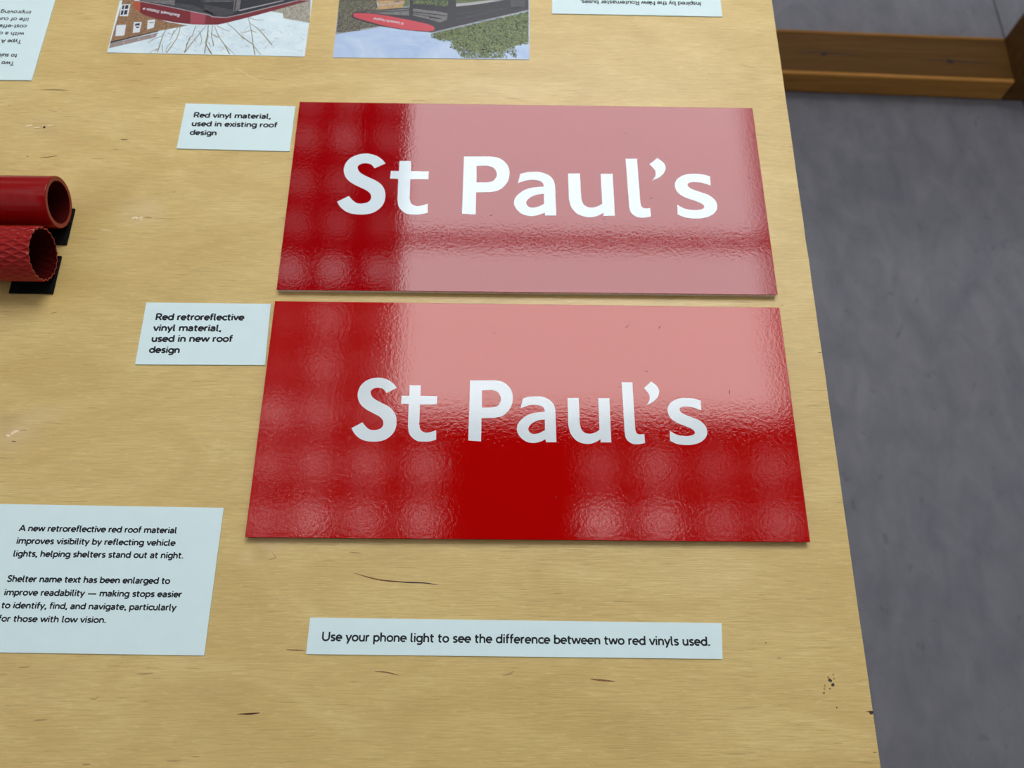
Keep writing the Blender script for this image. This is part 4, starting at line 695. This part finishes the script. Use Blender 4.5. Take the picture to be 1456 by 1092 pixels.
layer(ph, po, 'glass_panel', [(-0.01471, 0.22131), (-0.00124, 0.2216), (-0.00128, 0.2136), (-0.01455, 0.21098)], 'print_char', 5)
layer(ph, po, 'end_sign', [(-0.16198, 0.20088), (-0.16066, 0.20183), (-0.15267, 0.20228), (-0.14145, 0.20131), (-0.13018, 0.19952), (-0.10901, 0.19462), (-0.09141, 0.18994), (-0.08609, 0.18713), (-0.0851, 0.1846), (-0.08625, 0.18203), (-0.09038, 0.18131), (-0.10842, 0.1823), (-0.12239, 0.18474), (-0.13294, 0.18744), (-0.15421, 0.19432), (-0.16067, 0.19722)], 'print_pink', 7)
V, F = [], []
text_vf("St Leonard's Hospital", 0.100, V, F, (-0.11392, 0.19112), (-0.14200, 0.19696), 0.00404, po, .0004+.00004*8)
obj('text_line', (V, F), M['print_white'], ph)
strokes(ph, po, 'roof_trim', [([(-0.08604, 0.18004), (-0.05579, 0.19023), (0.00237, 0.20919)], .0008, .0008)], 'print_light', 7)
layer(ph, po, 'tree_crown', [(-0.086, 0.17914), (-0.05576, 0.18885), (0.00221, 0.20761), (0.00183, 0.17054), (-0.00702, 0.16722), (-0.01942, 0.16073), (-0.02215, 0.15713), (-0.02075, 0.15114), (-0.05697, 0.15044), (-0.06196, 0.159), (-0.06764, 0.16602), (-0.06848, 0.17138), (-0.07955, 0.1725), (-0.08521, 0.17644)], 'leaf_b', 1)
leaves(ph, po, 'tree_leaves', [(-0.08945, 0.17889), (-0.08602, 0.17968), (-0.05578, 0.18977), (0.00236, 0.20854), (0.00196, 0.16875), (-0.00496, 0.16637), (-0.01666, 0.15812), (-0.0194, 0.15718), (-0.01732, 0.15103), (-0.05969, 0.15021), (-0.06329, 0.1572), (-0.06963, 0.1633), (-0.06981, 0.16955), (-0.08085, 0.17023), (-0.08722, 0.1746)], 'leaf_c', 900, 0.00100, 1, 2, .0007, [(-0.17647, 0.14897000000000002), (0.0023399999999999996, 0.14997), (0.00264, 0.20884), (-0.05578, 0.18977), (-0.08602, 0.17968), (-0.08945, 0.17889), (-0.17647, 0.17889)])
leaves(ph, po, 'tree_leaves', [(-0.08945, 0.17889), (-0.08602, 0.17968), (-0.05578, 0.18977), (0.00236, 0.20854), (0.00196, 0.16875), (-0.00496, 0.16637), (-0.01666, 0.15812), (-0.0194, 0.15718), (-0.01732, 0.15103), (-0.05969, 0.15021), (-0.06329, 0.1572), (-0.06963, 0.1633), (-0.06981, 0.16955), (-0.08085, 0.17023), (-0.08722, 0.1746)], 'leaf_b', 800, 0.00090, 2, 3, .0007, [(-0.17647, 0.14897000000000002), (0.0023399999999999996, 0.14997), (0.00264, 0.20884), (-0.05578, 0.18977), (-0.08602, 0.17968), (-0.08945, 0.17889), (-0.17647, 0.17889)])
leaves(ph, po, 'tree_leaves', [(-0.08945, 0.17889), (-0.08602, 0.17968), (-0.05578, 0.18977), (0.00236, 0.20854), (0.00196, 0.16875), (-0.00496, 0.16637), (-0.01666, 0.15812), (-0.0194, 0.15718), (-0.01732, 0.15103), (-0.05969, 0.15021), (-0.06329, 0.1572), (-0.06963, 0.1633), (-0.06981, 0.16955), (-0.08085, 0.17023), (-0.08722, 0.1746)], 'leaf_a', 1150, 0.00075, 3, 4, .0007, [(-0.17647, 0.14897000000000002), (0.0023399999999999996, 0.14997), (0.00264, 0.20884), (-0.05578, 0.18977), (-0.08602, 0.17968), (-0.08945, 0.17889), (-0.17647, 0.17889)])
leaves(ph, po, 'tree_leaves', [(-0.01803, 0.15809), (-0.01048, 0.16269), (-0.00876, 0.15739), (-0.00945, 0.15119), (-0.01391, 0.15375)], 'leaf_b', 45, .0008, 9, 3, .0003, [(-0.17647, 0.14897000000000002), (0.0023399999999999996, 0.14997), (0.00264, 0.20884), (-0.05578, 0.18977), (-0.08602, 0.17968), (-0.08945, 0.17889), (-0.17647, 0.17889)])
leaves(ph, po, 'tree_leaves', [(-0.06212, 0.16523), (-0.0482, 0.15661), (-0.02078, 0.15804), (-0.01801, 0.15102), (-0.05969, 0.15021)], 'blue_sky', 70, .0007, 12, 5, .0, [(-0.17647, 0.14897000000000002), (0.0023399999999999996, 0.14997), (0.00264, 0.20884), (-0.05578, 0.18977), (-0.08602, 0.17968), (-0.08945, 0.17889), (-0.17647, 0.17889)])

# ---------------------------------------------------------------- tubes on black pads
def pad(x1, y0, y1, label):
    e = empty('foam_pad', ((2*x1-.0345)/2, (y0+y1)/2, .0001)); tag(e, label, 'pad', 'black pads under the tubes')
    a = .0345/2; b = (y1-y0)/2
    obj('foam_block', box_bm(-a, a, -b, b, 0, .0019, .0003, 1), M['black'], e)
    obj('adhesive_film', box_bm(-a+.0004, a-.0004, -b+.0004, b-.0004, -.00006, 0), M['black'], e)
pad(-.3754, -.0519, -.0174, 'square black pad under the right end of the smooth red tube')
pad(-.3771, -.0970, -.0628, 'square black pad under the right end of the textured red tube')
pad(-.60, -.0519, -.0174, 'square black pad under the left end of the smooth red tube')
pad(-.60, -.0970, -.0628, 'square black pad under the left end of the textured red tube')
def tube_mesh(L, prof, ri, n, m, bev=.0006, seg_end=None):
    """outer skin + bore + rim, axis along -x from the origin; prof(x, a) -> outer radius"""
    V, F = [], []
    xs_ = [0.0] + [-bev*.4, -bev] + [-bev-(L-2*bev)*i/m for i in range(1, m+1)] + [-L]
    for k, x in enumerate(xs_):
        for i in range(n):
            a = 2*math.pi*i/n; r = prof(x, a)
            if k == 0 or k == len(xs_)-1: r -= bev
            elif k == 1: r -= bev*.3
            V.append((x, r*math.cos(a), r*math.sin(a)))
    K = len(xs_)
    for k in range(K-1):
        for i in range(n):
            j = (i+1) % n; F.append((k*n+i, k*n+j, (k+1)*n+j, (k+1)*n+i))
    return V, F, K
def tube(loc, L, ro, wall, label, rib):
    e = empty('handrail_tube', loc); tag(e, label, 'tube', 'red tubes side by side at the left edge')
    if rib:
        def f(x, a):
            u = a*22/(2*math.pi); v = x/.0125
            p = abs(((u+v) % 1)-.5)*2; q = abs(((u-v) % 1)-.5)*2
            d = min(p, q)
            return ro-.0012+.0012*max(0, 1-d*2.2)**.8 if True else ro
        n, m = 336, 260
    else:
        f = lambda x, a: ro
        n, m = 96, 4
    V, F, K = tube_mesh(L, f, ro-wall, n, m, .0002 if rib else .0007)
    obj('skin', (V, F), M['tube'] if not rib else M['tube_tex'], e, smooth=True)
    # rim ring, slightly recessed bore
    V, F = [], []
    for x, rr in ((0.0, None), (-.0004, 0), (-L, 0)):
        pass
    Vr, Fr, Vi, Fi = [], [], [], []
    for end in (0, -L):
        s = len(Vr)
        for i in range(n):
            a = 2*math.pi*i/n; r1 = f(end, a)-(.0002 if rib else .0007); r0 = r1-wall+(.0007 if not rib else 0)
            Vr.append((end, r1*math.cos(a), r1*math.sin(a))); Vr.append((end+(-.0002 if end == 0 else .0002), r0*math.cos(a), r0*math.sin(a)))
        for i in range(n):
            j = (i+1) % n; q = (s+2*i, s+2*i+1, s+2*j+1, s+2*j)
            Fr.append(q if end == 0 else q[::-1])
        obj('rim', (Vr, Fr), M['tube_rim'], e, smooth=True); Vr, Fr = [], []
    mm = m if rib else 2
    for k in range(mm+1):
        x = -.0002-(L-.0004)*k/mm
        for i in range(n):
            a = 2*math.pi*i/n; r0 = f(x if not rib else x, a)-wall
            Vi.append((x, r0*math.cos(a), r0*math.sin(a)))
    for k in range(mm):
        for i in range(n):
            j = (i+1) % n; Fi.append((k*n+i, (k+1)*n+i, (k+1)*n+j, k*n+j))
    obj('bore', (Vi, Fi), M['tube_in'], e, smooth=True)
M['tube_tex'] = plain('red_textured_coating', (.31, .004, .0015), .25, .35)
tube((-.3764, -.0259, .0226), .30, .0206, .0037, 'smooth glossy red handrail tube with thick cut end on black pad', False)
tube((-.3779, -.0743, .0238), .30, .0216, .0009, 'textured red tube with raised diamond ridges and thin wavy rim', True)

# ---------------------------------------------------------------- timber frame standing on the floor beyond the table
AX, AY, UX, UY = 0.56727, 0.81789, 0.999486, -0.032073
ang = math.atan2(UY, UX)
fr = empty('timber_frame', (AX, AY, FZ), ang)
tag(fr, 'low pine timber floor frame with an upright post, beyond the table edge', 'frame')
LEN = .465
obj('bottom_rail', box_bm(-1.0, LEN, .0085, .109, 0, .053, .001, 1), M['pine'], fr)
obj('front_lit_edge', box_bm(-1.0, LEN, -.001, .0085, .001, .0545, .004, 4), M['pine_lit_edge'], fr)  # strip coloured lighter to paint the lit front edge of the rail
obj('back_lit_edge', box_bm(-1.0, LEN, .109, .118, .001, .0545, .003, 4), M['pine_lit'], fr)  # paler strip paints the light caught along the rear edge
obj('shade_board', box_bm(-.35, LEN+.12, -.001, .16, .742, .766, .003, 1), M['pine_lit'], fr)  # unseen board, added overhead to shade the bottom rail
obj('post', box_bm(-.34, -.26, -.001, .119, .054, .741, .004, 2), M['pine'], fr)
obj('post', box_bm(LEN+.001, LEN+.096, -.001, .119, 0, .74, .004, 3), M['pine'], fr)
def rail_knot(x, y, r, s):
    o = outline([(a, b, 0) for a, b in blob((x, y), r, 8, s, 0, 1.3)], 3)
    obj('knot', plate([o], .053, .0532), M['pine_knot'], fr)
rail_knot(*(0.0781, 0.0545), .0052, 3); rail_knot(*(0.3403, 0.0485), .0062, 4)
for (a, b) in [((0.0173, 0.0568), (0.156, 0.0546)), ((0.2651, 0.0499), (0.4471, 0.0452))]:
    V, F = [], []
    q = catmull([a, ((a[0]+b[0])/2, (a[1]+b[1])/2+.002), b], False, 6)
    ribbon(q, [.0006+.0040*math.sin(math.pi*i/(len(q)-1)) for i in range(len(q))], V, F, .0531)
    obj('grain_line', (V, F), M['pine_dark'], fr)
